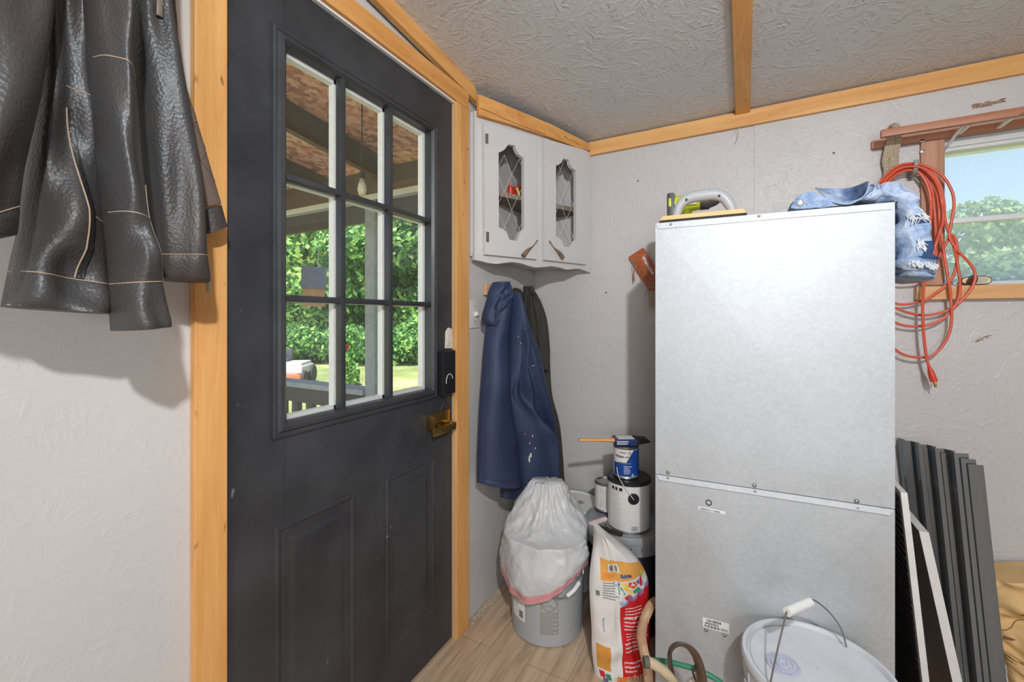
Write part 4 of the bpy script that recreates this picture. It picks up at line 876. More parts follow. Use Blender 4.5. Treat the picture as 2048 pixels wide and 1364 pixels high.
# key rack behind the furnace
kA, kB, kC = pY(1256.5, 514, -0.022), pY(1288, 498, -0.022), pY(1302, 572, -0.022)
ku = (kB-kA).normalized(); kv = Vector((0, -1, 0)).cross(ku).normalized(); kv = kv if kv.z < 0 else -kv
t = thing('key_rack', 'tilted reddish brown key plaque on the back wall, half hidden by the furnace', 'key rack', kA.lerp(kB, 0.5))
def kp(x, y, z=0.0): return kA+ku*x+kv*y+Vector((0, -z, 0))
kv = (kv+(kC-kA).normalized()).normalized(); ku = Vector((-kv.z, 0, kv.x)); ku = ku if ku.x > 0 else -ku; kw = (kB-kA).length; kl = 0.25
b = BM(); prism(b, [kp(0, 0), kp(kw, 0), kp(kw, kl), kp(0, kl)], (0, 0.014, 0)); bevel(b, 0.002); rackb = obj('plaque', b, wood('stained plaque', (128, 62, 34), (190, 104, 60), 0, 0.35), t)
b = text_bm('Welcome', 0.024, bold=0.0006); mapped(b, lambda x, y, z: kp(kw*0.62+y*0.9, 0.035+x, 0.0012)); obj('lettering', b, WHITE, rackb, False, label='white painted lettering')
for yy in (0.032, 0.06, 0.09, 0.12, 0.15):
    b = BM(); p = kp(kw*0.28, yy); tube(b, [p, p+Vector((0, -0.012, 0)), p+Vector((0.0, -0.016, -0.004)), p+Vector((0, -0.012, -0.010)), p+Vector((0, -0.006, -0.009))], 0.0013, 6); obj('hook', b, BRASS, t, label='small brass hook')
p = pY(1268, 520, -0.038)
t = thing('key_loop', 'thin silver key loop hanging from the upper left hook of the plaque', 'keys', p)
b = BM(); tube(b, [p, p+Vector((-0.006, 0, -0.022)), p+Vector((-0.002, 0, -0.052)), p+Vector((0.003, 0, -0.054)), p+Vector((0.006, 0, -0.026)), p], 0.0012, 6); obj('loop', b, STEEL, t)
b = BM(); slab(b, p+Vector((-0.004, -0.001, -0.098)), p+Vector((0.0035, 0.001, -0.052)), 0.0006); obj('key', b, plain('copper key', (172, 110, 84), 0.4, 0.8), t)
p = pY(1303, 570, -0.04)
t = thing('key_fob', 'woven pale fob on a ring at the lower end of the plaque beside the furnace', 'key fob', p)
b = BM(); tube(b, [p+Vector((0.013*math.cos(a), 0, 0.013*math.sin(a))) for a in [2*math.pi*k/20 for k in range(21)]], 0.0011, 6, smooth=False); obj('ring', b, STEEL, t)
FOB = N('woven fob'); cf_ = FOB.n('ShaderNodeTexChecker'); cf_.inputs['Scale'].default_value = 260; FOB.l(FOB.coords(), cf_.inputs['Vector']); cf_.inputs[1].default_value = (*s2l((196, 186, 172)), 1); cf_.inputs[2].default_value = (*s2l((120, 96, 80)), 1); FOB.set(cf_.outputs[0], 0.8)
b = BM(); q_ = p+Vector((0.002, 0, -0.028)); prism(b, [q_+Vector(v) for v in ((-0.018, 0, 0), (0.022, 0, 0.003), (0.022, 0, -0.07), (-0.012, 0, -0.076))], (0, 0.005, 0)); obj('tag', b, FOB.m, t)
b = BM(); tube(b, [p+Vector((0, 0, -0.012)), p+Vector((0.002, 0, -0.03))], 0.0012, 6, smooth=False); tube(b, [p+Vector((-0.008, 0, -0.01)), p+Vector((-0.02, 0, -0.02)), p+Vector((-0.026, 0, -0.045))], 0.002, 6); obj('strap', b, plain('grey strap', (150, 146, 144), 0.6), t)
# nails and screw hooks in the back wall
for k, (px, py, lab) in enumerate(((1277, 362, 'small dark nail in the back wall below the ceiling strip'), (1213, 585, 'small rusty nail in the back wall under the cabinet'), (1667, 307, 'small dark screw in the wall above the furnace'))):
    p = pY(px, py, 0.0); b = BM(); lathe(b, [(0.0015, -0.002), (0.0015, 0.008), (0.0035, 0.0085), (0.003, 0.010), (0.001, 0.0105)], (0, 0, 0), 10, Matrix.Translation(p) @ Matrix.Rotation(R(90), 4, 'X'))
    o = obj('nail', b, DARKSTEEL, None, origin=p); tag(o, lab, 'nail')
# small marks and wires of the room
b = BM()
for pts in (((962, 217), (985, 226), (1010, 238), (1050, 254), (1092, 269)), ((1128, 272), (1138, 279), (1150, 283), (1158, 290))): tube(b, [pV(x, y, off2(CA, 0.0224), off2(CB, 0.0224)) for x, y in pts], 0.0009, 5)
obj('crack', b, plain('dark crack', (58, 34, 18), 0.9), bpy.data.objects['trim_8'], label='dark crack in the strip')
b = BM(); tube(b, [(0.006, -4.0, ceil_z(-4.0)-0.067), (0.006, -1.4, ceil_z(-1.4)-0.067), (0.007, -0.80, ceil_z(-0.80)-0.066), (0.006, -0.66, ceil_z(-0.66)-0.064), pX(945, 208, 0.012), pX(958, 221, 0.02), pV(972, 229, off2(CA, 0.004), off2(CB, 0.004))], 0.0022, 6); o = obj('wire', b, INK, None, origin=(0.006, -1.4, 2.16)); tag(o, 'thin dark line along the ceiling strip above the door', 'wire')  # dark line along the strip's lower edge, built as a thin tube
b = BM(); tube(b, [pY(1470, 258, -0.022), pY(1476, 262, -0.03), pY(1475, 275, -0.026), pY(1469, 290, -0.018)], 0.0007, 5); o = obj('wire', b, plain('grey hair wire', (110, 106, 102), 0.5), None, origin=pY(1474, 270, -0.022)); tag(o, 'thin bent wire hanging from the pine strip on the back wall', 'wire')
SCUFF = plain('bare wood scuff', (150, 124, 104), 0.9, var=0.35, scale=120)
for (x0, y0, x1, y1, n_, r_) in ((1950, 212, 2003, 203, 26, 0.006), (1956, 682, 1986, 668, 9, 0.004), (1244, 452, 1248, 470, 5, 0.003)):
    b = BM(); rr = random.Random(n_)
    for k in range(n_):
        u = rr.random(); c_ = pY(x0+(x1-x0)*u, y0+(y1-y0)*u+rr.uniform(-3, 3), -0.0035 if x0 > 1500 else -0.0005)
        bmesh.ops.create_icosphere(b, subdivisions=1, radius=r_*(0.5+rr.random()), matrix=Matrix.Translation(c_) @ Matrix.Rotation(rr.uniform(-0.5, 0.5), 4, 'Y') @ Matrix.Diagonal((1.8, 0.15, 0.5, 1)))
    obj('scuff', b, SCUFF if x0 > 1500 else WHITE, bpy.data.objects['wall_back'], label='patch of roughed-up wood' if x0 > 1500 else 'drip of white paint')['kind'] = 'stuff'
pl_ = pX(691, 701, -0.019)
b = BM(); prism(b, [pX(*p, -0.0205) for p in ((688, 689), (694, 687), (698, 690), (697, 697), (692, 704), (688, 710))], (0.0012, 0, 0)); o = obj('dry_leaf', b, plain('dry leaf', (150, 84, 58), 0.8, var=0.4, scale=200), None, origin=pl_); tag(o, 'small reddish brown dry leaf stuck to the door glass', 'leaf')
# ================================================================ BUCKETS, CANS, BAG
BUCK = plain('grey bucket plastic', (168, 172, 174), 0.4, var=0.03, scale=6); WPL = plain('white pail plastic', (226, 226, 224), 0.4, var=0.03)
def bucket_body(b, c, r0, r1, h, lip=True):
    pr = [(r0*0.92, 0.0), (r0, 0.006), (r0+(r1-r0)*0.8, h*0.8), (r0+(r1-r0)*0.8+0.006, h*0.805), (r0+(r1-r0)*0.83+0.006, h*0.83), (r0+(r1-r0)*0.83, h*0.835), (r0+(r1-r0)*0.9, h*0.9), (r0+(r1-r0)*0.9+0.006, h*0.905), (r1+0.006, h*0.985), (r1+0.004, h), (r1-0.002, h), (r1-0.004, h*0.98), (r0-0.004, 0.01), (0.001, 0.008)]
    lathe(b, pr, c, 64, cap=False); lathe(b, [(0.0005, 0.0), (r0*0.92, 0.0)], c, 64, cap=False)
C1 = Vector((0.278, -0.472, 0.0))
def cylpt(c, r0, r1, h, ang, z, off): 
    r = r0+(r1-r0)*z/h+off; return Vector((c.x+r*math.cos(ang), c.y+r*math.sin(ang), c.z+z))
def camang(c): return math.atan2(EYE.y-c.y, EYE.x-c.x)
t = thing('grey_bucket', 'grey plastic bucket with a white bin bag over its rim, standing beside the door wall', 'bucket', C1)
b = BM(); bucket_body(b, C1, 0.138, 0.150, 0.37); bk = obj('body', b, BUCK, t)
ca = camang(C1); H1 = 0.37
def on1(aoff): return lambda x, y, z: cylpt(C1, 0.138, 0.150, H1, ca+aoff+x/0.142, y, 0.0012+z)
b = mapped(rect_bm(-0.045, 0.075, 0.03, 0.255, 10, 4), on1(-0.82)); lb = obj('side_label', b, LABELW, t, True, label='white printed label')
rl = random.Random(2); b = lines_bm(-0.038, 0.24, 0.018, 14, 0.0085, 0.003, rl); join(b, rect_bm(0.0, 0.085, 0.02, 0.112, 3, 2)); mapped(b, lambda x, y, z: on1(-0.82)(x, y, 0.0006)); obj('print', b, GREYINK, lb, False)
TANL = plain('tan moulded lines', (158, 138, 116), 0.6, var=0.1)
b = BM(); f1 = on1(0.06)
def on1line(b, pts, r=0.0011):
    pts = [(x0+(x1-x0)*k/8, y0+(y1-y0)*k/8) for (x0, y0), (x1, y1) in zip(pts[:-1], pts[1:]) for k in range(8)]+[pts[-1]]
    tube(b, [f1(x, y, 0) for x, y in pts], r, 6, smooth=False)
on1line(b, [(0.026*math.cos(a), 0.165+0.026*math.sin(a)) for a in [2*math.pi*k/32 for k in range(33)]], 0.0014); on1line(b, [(-0.031, 0.225), (-0.031, 0.055), (0.031, 0.055), (0.031, 0.225)]); on1line(b, [(-0.031, 0.132), (0.031, 0.132)]); on1line(b, [(0.004, 0.162), (0.02, 0.146)])
for k in range(15): on1line(b, [(-0.029, 0.126-0.0047*k), (0.014 if k % 3 else 0.029, 0.126-0.0047*k)], 0.0006)
for k in range(4): join(b, mapped(rect_bm(0.014, 0.116-0.017*k, 0.027, 0.120-0.017*k, 3, 1), lambda x, y, z: f1(x, y, 0.0005)))
on1line(b, [(-0.004+0.004*k, 0.155+0.004*(k % 3)) for k in range(-4, 4)], 0.0006); obj('gallon_scale', b, TANL, t, label='tan ruled measuring scale')
WIRE = plain('galvanised wire', (150, 150, 148), 0.35, 0.9)
def ringpt(c, r, ang, z): return Vector((c.x+r*math.cos(ang), c.y+r*math.sin(ang), z))
w1 = [ringpt(C1, 0.156, ca-0.25, 0.30), ringpt(C1, 0.165, ca-0.02, 0.222), ringpt(C1, 0.168, ca+0.2, 0.206), ringpt(C1, 0.167, ca+0.42, 0.205)]
w2 = [ringpt(C1, 0.170, ca+0.80, 0.245), ringpt(C1, 0.166, ca+0.95, 0.27), ringpt(C1, 0.160, ca+1.02, 0.325)]
b = BM(); tube(b, w1+w2, 0.0019, 8); hd = obj('wire_handle', b, WIRE, t)
b = BM(); tube(b, [ringpt(C1, 0.168, ca+0.44, 0.206), ringpt(C1, 0.172, ca+0.6, 0.222), ringpt(C1, 0.171, ca+0.76, 0.240)], 0.008, 14); obj('grip', b, WPL, hd, label='white plastic grip')
# white bin bag over the bucket
BAG = thin_plastic('white bin bag', (232, 232, 232), 0.3)
t = thing('bin_bag', 'white plastic bin bag with pink hem bunched up over the grey bucket', 'bin bag', (C1.x, C1.y, 0.37))
b = BM(); nu, nv = 120, 60
HEM = [(-180, 0.29), (-120, 0.25), (-75, 0.214), (-57, 0.197), (-27, 0.186), (-4, 0.197), (14, 0.234), (44, 0.296), (80, 0.318), (130, 0.305), (180, 0.29)]
def hemz(d):
    def at(q):
        q = (q+180) % 360-180
        for (a0, z0), (a1, z1) in zip(HEM[:-1], HEM[1:]):
            if a0 <= q <= a1: return z0+(z1-z0)*(q-a0)/(a1-a0)
        return HEM[0][1]
    return sum(at(d+k*4) for k in range(-3, 4))/7
def bagpt(u, v):
    a = 2*math.pi*u; da = math.atan2(math.sin(a-ca), math.cos(a-ca))   # 0 towards the viewer
    fr_ = max(0.0, math.cos(da))
    hem = hemz(math.degrees(da))+0.003*math.sin(5*a)
    zr = 0.377
    if v < 0.42:
        k = v/0.42; z = hem+(zr-hem)*k; r = 0.169+0.016*math.sin(min(1, k*1.25)*math.pi)*(0.8+0.2*math.sin(3*a))-0.008*k
        kk = 0.0
    else:
        kk = min(1.0, (v-0.42)/0.58); z = zr+0.168*kk**(1.0+0.9*fr_)
        pw_ = 0.95+0.55*fr_; r = 0.161*(1-kk)**pw_+0.05*kk*(1-kk)+0.047*kk**2*(0.45+0.55*abs(math.sin(da)))
        z -= 0.012*math.sin(math.pi*kk)*fr_
    def rdg(p): return 1-2*abs(noise.noise(p))
    e = Vector((math.cos(a), math.sin(a), 0))
    w = 0.010*rdg(Vector((e.x*2.0, e.y*2.0, v*3.2+2)))+0.006*rdg(Vector((e.x*4.5, e.y*4.5, v*6+5)))+0.003*rdg(Vector((e.x*9, e.y*9, v*11+9)))
    w += 0.012*(abs(math.sin(a*2.5+1.0+v*1.5))-0.5)*math.sin(math.pi*min(1, kk*1.2))
    r = max(0.003, r+w*(0.85+0.25*min(1, kk*4)))
    if z < 0.372: r = max(r, 0.1635)
    if math.cos(da) < -0.2: r = min(r, 0.166)
    if 1.1 < da < 2.4 and z > 0.30: r = min(r, 0.1585 if z < 0.41 else 0.15)
    if 1.0 < da < 2.4: r = min(r, 0.17)
    return Vector((C1.x-0.012*kk+r*math.cos(a), C1.y+0.03*kk+r*math.sin(a), z+0.4*w*kk))
rg = [[bagpt(i/nu, j/nv) for i in range(nu)] for j in range(nv+1)]
rings_mesh(b, rg, True, False, True); bo = obj('film', b, BAG, t, ang=80)
b = BM(); rg = [[bagpt(i/nu, 0.055*k/6)+Vector((0.0014*math.cos(2*math.pi*i/nu), 0.0014*math.sin(2*math.pi*i/nu), -0.006 if k == 0 else 0)) for i in range(nu)] for k in range(7)]
rings_mesh(b, rg, True, False, False); obj('pink_hem', b, thin_plastic('pink bag hem', (238, 168, 172), 0.2), t, label='pink drawstring hem')
# white pail behind
C2 = Vector((0.272, -0.178, 0.0))
t = thing('white_pail', 'white lidded pail in the corner behind the bin bag', 'pail', C2)
b = BM(); bucket_body(b, C2, 0.10, 0.118, 0.36); obj('body', b, WPL, t)
b = BM(); lathe(b, [(0.126, 0.335), (0.127, 0.337), (0.127, 0.366), (0.123, 0.370), (0.112, 0.370), (0.110, 0.366), (0.06, 0.367), (0.001, 0.367)], C2, 64, cap=False); ld = obj('lid', b, WPL, t)
b = rect_bm(-0.03, -0.02, 0.03, 0.02, 2, 2); mapped(b, lambda x, y, z: C2+Vector((0.03+x*0.6-y*0.6, 0.0+x*0.6+y*0.6, 0.3678))); join(b, mapped(lines_bm(-0.027, 0.014, 0.027, 5, 0.007, 0.004, random.Random(6)), lambda x, y, z: C2+Vector((0.03+x*0.6-y*0.6, x*0.6+y*0.6, 0.3683)))); obj('lid_label', b, plain('grey label', (170, 168, 164), 0.6, var=0.4, scale=200), ld, False, label='grey printed lid label')
# second grey bucket with the cans
C3 = Vector((0.542, -0.298, 0.0)); LZ = 0.385
t = thing('lidded_bucket', 'grey lidded bucket carrying the paint cans behind the mortar bag', 'bucket', C3)
b = BM(); bucket_body(b, C3, 0.135, 0.147, 0.37); obj('body', b, plain('black bucket plastic', (58, 58, 60), 0.4), t)
b = BM(); lathe(b, [(0.153, 0.325), (0.155, 0.327), (0.156, 0.372), (0.158, 0.374), (0.158, 0.392), (0.156, 0.397), (0.150, 0.397), (0.148, LZ), (0.02, LZ), (0.001, LZ)], C3, 72, cap=False); ld = obj('lid', b, plain('grey lid', (150, 152, 156), 0.4, var=0.05), t, label='grey lid')
for k in range(14): a = camang(C3)-1.6+0.25*k; b = BM(); tube(b, [ringpt(C3, 0.1560, a, 0.345), ringpt(C3, 0.1565, a, 0.362)], 0.0012, 5, smooth=False); obj('lid_slot', b, INK, ld)
def can(c, r, h, label, name, lidm, body, ears=None):
    t = thing(name, label, 'paint can', c); b = BM(); lathe(b, [(r*0.97, 0), (r*1.01, 0.0005), (r*1.01, 0.005), (r*0.985, 0.007), (r*0.985, h-0.008), (r*1.01, h-0.006), (r*1.015, h-0.001), (r*0.98, h), (r*0.93, h-0.001), (r*0.92, h-0.006)], c, 56); bo = obj('body', b, STEEL, t)
    b = BM(); lathe(b, [(r*0.99, 0.008), (r*0.99, h-0.009)], c, 56, cap=False); wr = obj('wrapper', b, body, t)
    b = BM(); lathe(b, [(r*0.90, h-0.004), (r*0.9, h+0.0005), (r*0.82, h+0.0005), (r*0.80, h-0.003), (0.001, h-0.003)], c, 56, cap=False); 
    if lidm is BLK:
        b.free(); b = BM(); lathe(b, [(r*1.03, h-0.012), (r*1.035, h-0.010), (r*1.035, h+0.001), (r*0.99, h+0.003), (r*0.9, h+0.001), (r*0.82, h+0.0015), (0.001, h+0.0015)], c, 56, cap=False)
    obj('lid', b, lidm, t); return t, wr
CANW = plain('can wrapper white', (222, 219, 214), 0.4, var=0.02)
G = Vector((0.562, -0.312, LZ+0.001)); GH, GR = 0.193, 0.082
t, wr = can(G, GR, GH, 'large white paint can with black lid and side disc on the lidded bucket', 'paint_can', BLK, CANW)
cg = camang(G)
def onc(c, r, aoff): return lambda x, y, z: ringpt(c, r*0.99+0.0006+z, camang(c)+aoff+x/r, c.z+y)
b = BM(); rl = random.Random(12); join(b, mapped(lines_bm(-0.03, 0.155, 0.012, 24, 0.006, 0.0022, rl), onc(G, GR, -0.45))); obj('print', b, plain('faint print', (186, 182, 178), 0.6), wr, False)
b = BM(); join(b, mapped(barcode_bm(-0.013, 0.012, 0.013, 0.030, rl), onc(G, GR, 0.28))); obj('barcode', b, GREYINK, wr, False)
b = BM(); 
for k, w in enumerate((0.012, 0.01, 0.013)): join(b, mapped(rect_bm(-0.03+0.017*k, 0.158, -0.03+0.017*k+w, 0.17, 3, 1), onc(G, GR, -0.5))); 
obj('symbols', b, INK, wr, False)
b = BM(); Me = Matrix.Translation(ringpt(G, GR*0.985, cg+0.22, G.z+0.135)) @ Matrix.Rotation(cg+0.22, 4, 'Z') @ Matrix.Rotation(R(90), 4, 'Y'); lathe(b, [(0.021, 0), (0.021, 0.003), (0.018, 0.004), (0.007, 0.003), (0.006, 0.006), (0.001, 0.006)], (0, 0, 0), 32, Me); obj('side_disc', b, BLK, t, label='black plastic disc')
b = BM(); e0 = ringpt(G, GR+0.006, cg+0.22, G.z+0.135); tube(b, [e0, ringpt(G, GR+0.008, cg-0.1, G.z+0.172), ringpt(G, GR+0.008, cg-0.42, G.z+0.215), ringpt(G, GR*0.93, cg-0.62, G.z+0.245)], 0.0014, 6); obj('bail_wire', b, WPL, t, label='white bail wire')
# quart can on top
BLUE = plain('can blue', (26, 70, 148), 0.35, var=0.05)
Q = Vector((0.553, -0.318, G.z+GH+0.004)); QH, QR = 0.122, 0.049
t, wr = can(Q, QR, QH, 'small blue and white primer can standing on the large white can', 'paint_can', STEEL, CANW)
cq = camang(Q); fq = onc(Q, QR, 0.0)
b = BM()
for x0, x1, y00, y01, y10, y11 in ((-0.055, -0.002, 0.01, 0.060, 0.01, 0.060), (-0.002, 0.030, 0.01, 0.060, 0.01, 0.112), (0.030, 0.095, 0.01, 0.112, 0.01, 0.112)):
    q = rect_bm(0, 0, 1, 1, 10, 4); 
    for v in q.verts: 
        u, w = v.co.x, v.co.y; v.co = Vector((x0+(x1-x0)*u, (y00+(y10-y00)*u)*(1-w)+(y01+(y11-y01)*u)*w, 0))
    join(b, mapped(q, lambda x, y, z: fq(x, y, 0.0)))
obj('blue_field', b, BLUE, wr)
b = BM(); join(b, mapped(text_bm('PERMA-WHITE', 0.0125, 'CENTER', bold=0.0002), lambda x, y, z: fq(x-0.004, y+0.081, 0.0006))); join(b, mapped(text_bm('ZINSSER', 0.0075, 'CENTER', bold=0.0001), lambda x, y, z: fq(x-0.012, y+0.099, 0.0006)))
join(b, mapped(rect_bm(-0.03, 0.059, 0.022, 0.064, 8, 1), lambda x, y, z: fq(x, y, 0.0007))); obj('lettering', b, INK, wr, False)
b = BM(); tube(b, [fq(0.014+0.007*math.cos(a), 0.101+0.007*math.sin(a), 0.0006) for a in [2*math.pi*k/24 for k in range(25)]], 0.0007, 5, smooth=False); tube(b, [fq(0.014+0.003*math.cos(a)*(1-k/40), 0.101+0.0035*math.sin(a), 0.0006) for k, a in enumerate([4*math.pi*k/24 for k in range(25)])], 0.0006, 5, smooth=False); obj('round_mark', b, plain('maroon ink', (140, 50, 48), 0.5), wr, False)
b = BM(); rl = random.Random(3); join(b, mapped(lines_bm(-0.008, 0.048, 0.026, 5, 0.0065, 0.0022, rl), lambda x, y, z: fq(x, y, 0.0008))); join(b, mapped(text_bm('MOLD & MILDEW-PROOF', 0.0042, 'CENTER'), lambda x, y, z: fq(x-0.004, y+0.060, 0.0012)))
tube(b, [fq(0.026+0.0035*math.cos(a), 0.016+0.0035*math.sin(a), 0.0007) for a in [2*math.pi*k/16 for k in range(17)]], 0.0012, 5, smooth=False); obj('white_print', b, WHITE, wr, False)
# left can
Lc = Vector((0.448, -0.238, LZ+0.0125))
t, wr = can(Lc, 0.047, 0.118, 'plain white quart can with metal lid left of the large paint can', 'paint_can', STEEL, CANW)
b = BM(); rl = random.Random(5); join(b, mapped(lines_bm(-0.03, 0.105, 0.03, 12, 0.0075, 0.003, rl), onc(Lc, 0.047, 0.1))); obj('print', b, plain('faint print', (186, 182, 178), 0.6), wr, False)
# brush on the quart can
bz = Q.z+QH+0.0155; A1, A2, A3, A4 = pD(1160, 903, 1), 0, 0, 0
def brush_at(px, z): 
    # points along a line through the can centre, square to the viewer
    d = Vector((CS, SN, 0)); base = Vector((Q.x, Q.y, z)); n = Vector((-SN, CS, 0)); k = on(px, 900, n, n.dot(base)); return base+d*(k-base).dot(d)
t = thing('paint_brush', 'wide paint brush with orange wooden handle lying across the small blue can', 'paint brush', (Q.x, Q.y, bz))
b = BM(); tube(b, [brush_at(1158, bz+0.002), brush_at(1164, bz+0.002), brush_at(1190, bz+0.002), brush_at(1212, bz+0.002), brush_at(1226, bz+0.002), brush_at(1233, bz+0.001)], 0.009, 14, rad=lambda u: 0.0065+0.003*u*u+(0.006 if u > 0.85 else 0)*(u-0.85)/0.15, flat=(1.5, 0.95)); obj('handle', b, wood('orange handle', (206, 138, 66), (234, 176, 100), 0, 0.35, knots=False), t, label='orange wooden handle')
dB = Vector((CS, SN, 0)); MB_ = Matrix.Translation(Vector((Q.x, Q.y, bz))) @ Matrix.Rotation(YAW, 4, 'Z')
x0 = (brush_at(1228, bz)-Vector((Q.x, Q.y, bz))).dot(dB); x1 = (brush_at(1268, bz)-Vector((Q.x, Q.y, bz))).dot(dB); x2 = (brush_at(1296, bz)-Vector((Q.x, Q.y, bz))).dot(dB)
b = BM(); slab(b, (x0, -0.034, -0.013), (x1, 0.034, 0.012), 0.003, MB_); sl = obj('keeper', b, plain('navy card', (34, 52, 104), 0.4), t, label='navy cardboard keeper')
b = BM(); slab(b, (x0+0.012, -0.026, 0.0119), (x1-0.004, 0.026, 0.0125), 0.0002, MB_); rl = random.Random(9); join(b, mapped(lines_bm(x0+0.004, 0.006, x1-0.02, 2, 0.008, 0.004, rl), lambda x, y, z: MB_ @ Vector((x, -0.0344, y-0.004)))); obj('keeper_label', b, LABELW, sl, False, label='white printed label')
b = BM(); prism(b, [MB_ @ Vector(p) for p in ((x1-0.002, -0.033, -0.011), (x2, -0.033, 0.001), (x2-0.004, -0.033, 0.007), (x1-0.002, -0.033, 0.012))], MB_.to_3x3() @ Vector((0, 0.066, 0))); bevel(b, 0.0015); obj('bristles', b, plain('black bristles', (26, 26, 30), 0.6), t, label='black bristles')
# bits on the bucket lid
p = pZ(1196, 1044, LZ+0.012)
t = thing('roller_cover', 'small pinkish foam roller lying on the bucket lid in front of the white cans', 'roller', p)
b = BM(); tube(b, [pZ(1180, 1049, LZ+0.012), pZ(1209, 1039, LZ+0.012)], 0.0105, 14, smooth=False); obj('cover', b, plain('pink foam', (228, 204, 200), 0.8, var=0.08), t)
b = BM(); tube(b, [pZ(1209, 1039, LZ+0.012), pZ(1212, 1038, LZ+0.012)], 0.0085, 14, smooth=False); obj('end_cap', b, WPL, t)
t = thing('putty_knife', 'black caked putty knife lying at the edge of the bucket lid', 'putty knife', pZ(1225, 1063, 0.40))
b = BM(); tube(b, [pZ(1192, 1052, LZ+0.012), pZ(1205, 1056, LZ+0.013), pZ(1225, 1063, 0.404), pZ(1244, 1069, 0.404)], 0.01, 10, flat=(1.2, 0.55)); obj('handle', b, plain('caked black', (38, 36, 34), 0.7, var=0.5, scale=150, bump=0.6), t)
b = BM(); rl = random.Random(1)
for k in range(14):
    c_ = pZ(1190+rl.random()*28, 1050+rl.random()*9, LZ+0.01); bmesh.ops.create_icosphere(b, subdivisions=1, radius=0.003+0.004*rl.random(), matrix=Matrix.Translation(c_) @ Matrix.Rotation(rl.random()*6, 4, 'Z') @ Matrix.Diagonal((1.8, 0.7, 0.6, 1)))
o = obj('dried_scraps', b, plain('dried black scraps', (44, 40, 38), 0.8), None, origin=pZ(1200, 1054, LZ)); tag(o, 'dried black scraps scattered on the bucket lid', 'scraps', kind='stuff')
# ---- mortar bag
MA, MB2 = pZ(1186, 1346, 0.0), pZ(1298, 1332, 0.0)
MA_, MB_2 = (MA.x, MA.y), (MB2.x, MB2.y)
t = thing('mortar_bag', 'torn white, red and orange paper mortar bag standing upside down beside the furnace', 'bag', ((MA.x+MB2.x)/2, (MA.y+MB2.y)/2, 0))
PAPER = plain('white bag paper', (226, 222, 218), 0.45, var=0.03); REDP = plain('red bag print', (212, 34, 40), 0.4, var=0.05); ORP = plain('orange bag print', (228, 168, 84), 0.45, var=0.08)
def mfold(s, tt):
    return 0.004*math.sin(40*tt+6*s)*(0.2+0.8*max(0, tt-0.55)*2.0)+0.006*noise.noise(Vector((s*3, tt*6, 2)))-0.010*math.exp(-((s-0.36-0.02*tt)/0.03)**2)*(1-tt)
b = BM(); ML = [(1193, 1062), (1183, 1112), (1179, 1159), (1180, 1207), (1183, 1255), (1184, 1302), (1190, 1350)]; MR = [(1206, 1060), (1268, 1108), (1294, 1154), (1296, 1207), (1298, 1255), (1297, 1300), (1291, 1345)]
mbf = drape(b, ML, MR, MA_, MB_2, 0.05, 0.06, mfold, nu=60, nv=90, wob=0.008, seed=11, pw=0.5); bag = obj('sack', b, PAPER, t)
def mpatch(s0, s1, t0, t1, off=0.0012, nx=24, ny=30):
    f = lambda v: v if callable(v) else (lambda _: v)
    S0, S1, T0, T1 = f(s0), f(s1), f(t0), f(t1); b = BM(); g = []
    for j in range(ny+1):
        row = []
        for i in range(nx+1):
            u, w = i/nx, j/ny; s = S0(w)*(1-u)+S1(w)*u; tt = T0(s)*(1-w)+T1(s)*w; row.append(b.verts.new(mbf(s, tt, off)))
        g.append(row)
    for j in range(ny):
        for i in range(nx): b.faces.new((g[j][i], g[j][i+1], g[j+1][i+1], g[j+1][i]))
    return b
obj('orange_band', mpatch(0.13, 0.985, lambda s: 0.14+0.03*s+0.07*max(0, s-0.6), lambda s: 0.295-0.05*max(0, s-0.45)), ORP, bag, label='orange printed band')
obj('red_panel', mpatch(lambda w: 0.41+0.03*w, 0.99, lambda s: 0.437-0.24*max(0, s-0.41), 0.985, 0.0014), REDP, bag, label='red printed panel')
MX, MY = 0.205, 0.49     # size of the front in metres for print
def mp(s, tt, off): return mbf(min(max(s, 0.01), 0.99), min(max(tt, 0.01), 0.99), off)
def mtext(txt, s, tt, size, m, name, bold=0.0, rot=180, off=0.0022, align='LEFT', sx=1.0):
    b = text_bm(txt, size, align, bold=bold); c, sn = math.cos(R(rot)), math.sin(R(rot))
    mapped(b, lambda x, y, z: mp(s+(x*sx*c-y*sn)/MX, tt-(x*sx*sn+y*c)/MY, off)); return obj(name, b, m, bag, False)
DBLUE = plain('bag blue', (40, 74, 150), 0.5)
mtext('MAPEI', 0.66, 0.247, 0.0155, DBLUE, 'blue_lettering', 0.0007)
b = mapped(rect_bm(0, 0, 1, 1, 4, 3), lambda x, y, z: mp(0.26+0.2*x, 0.172+0.06*y, 0.0022)); bc = obj('barcode_box', b, LABELW, bag, False, label='white barcode box')
b = mapped(barcode_bm(0.1, 0.15, 0.85, 0.85, random.Random(4)), lambda x, y, z: mp(0.26+0.2*x, 0.172+0.06*y, 0.0030)); obj('barcode', b, INK, bc, False)
b = mapped(rect_bm(0, 0, 1, 1, 4, 3), lambda x, y, z: mp(0.05+0.08*x, 0.36+0.06*y, 0.0022)); bc = obj('barcode_box', b, LABELW, bag, False); b = mapped(barcode_bm(0.15, 0.2, 0.85, 0.8, random.Random(5)), lambda x, y, z: mp(0.05+0.08*x, 0.36+0.06*y, 0.0030)); obj('barcode', b, INK, bc, False)
ORL = plain('bright orange print', (232, 124, 44), 0.45)
b = BM()
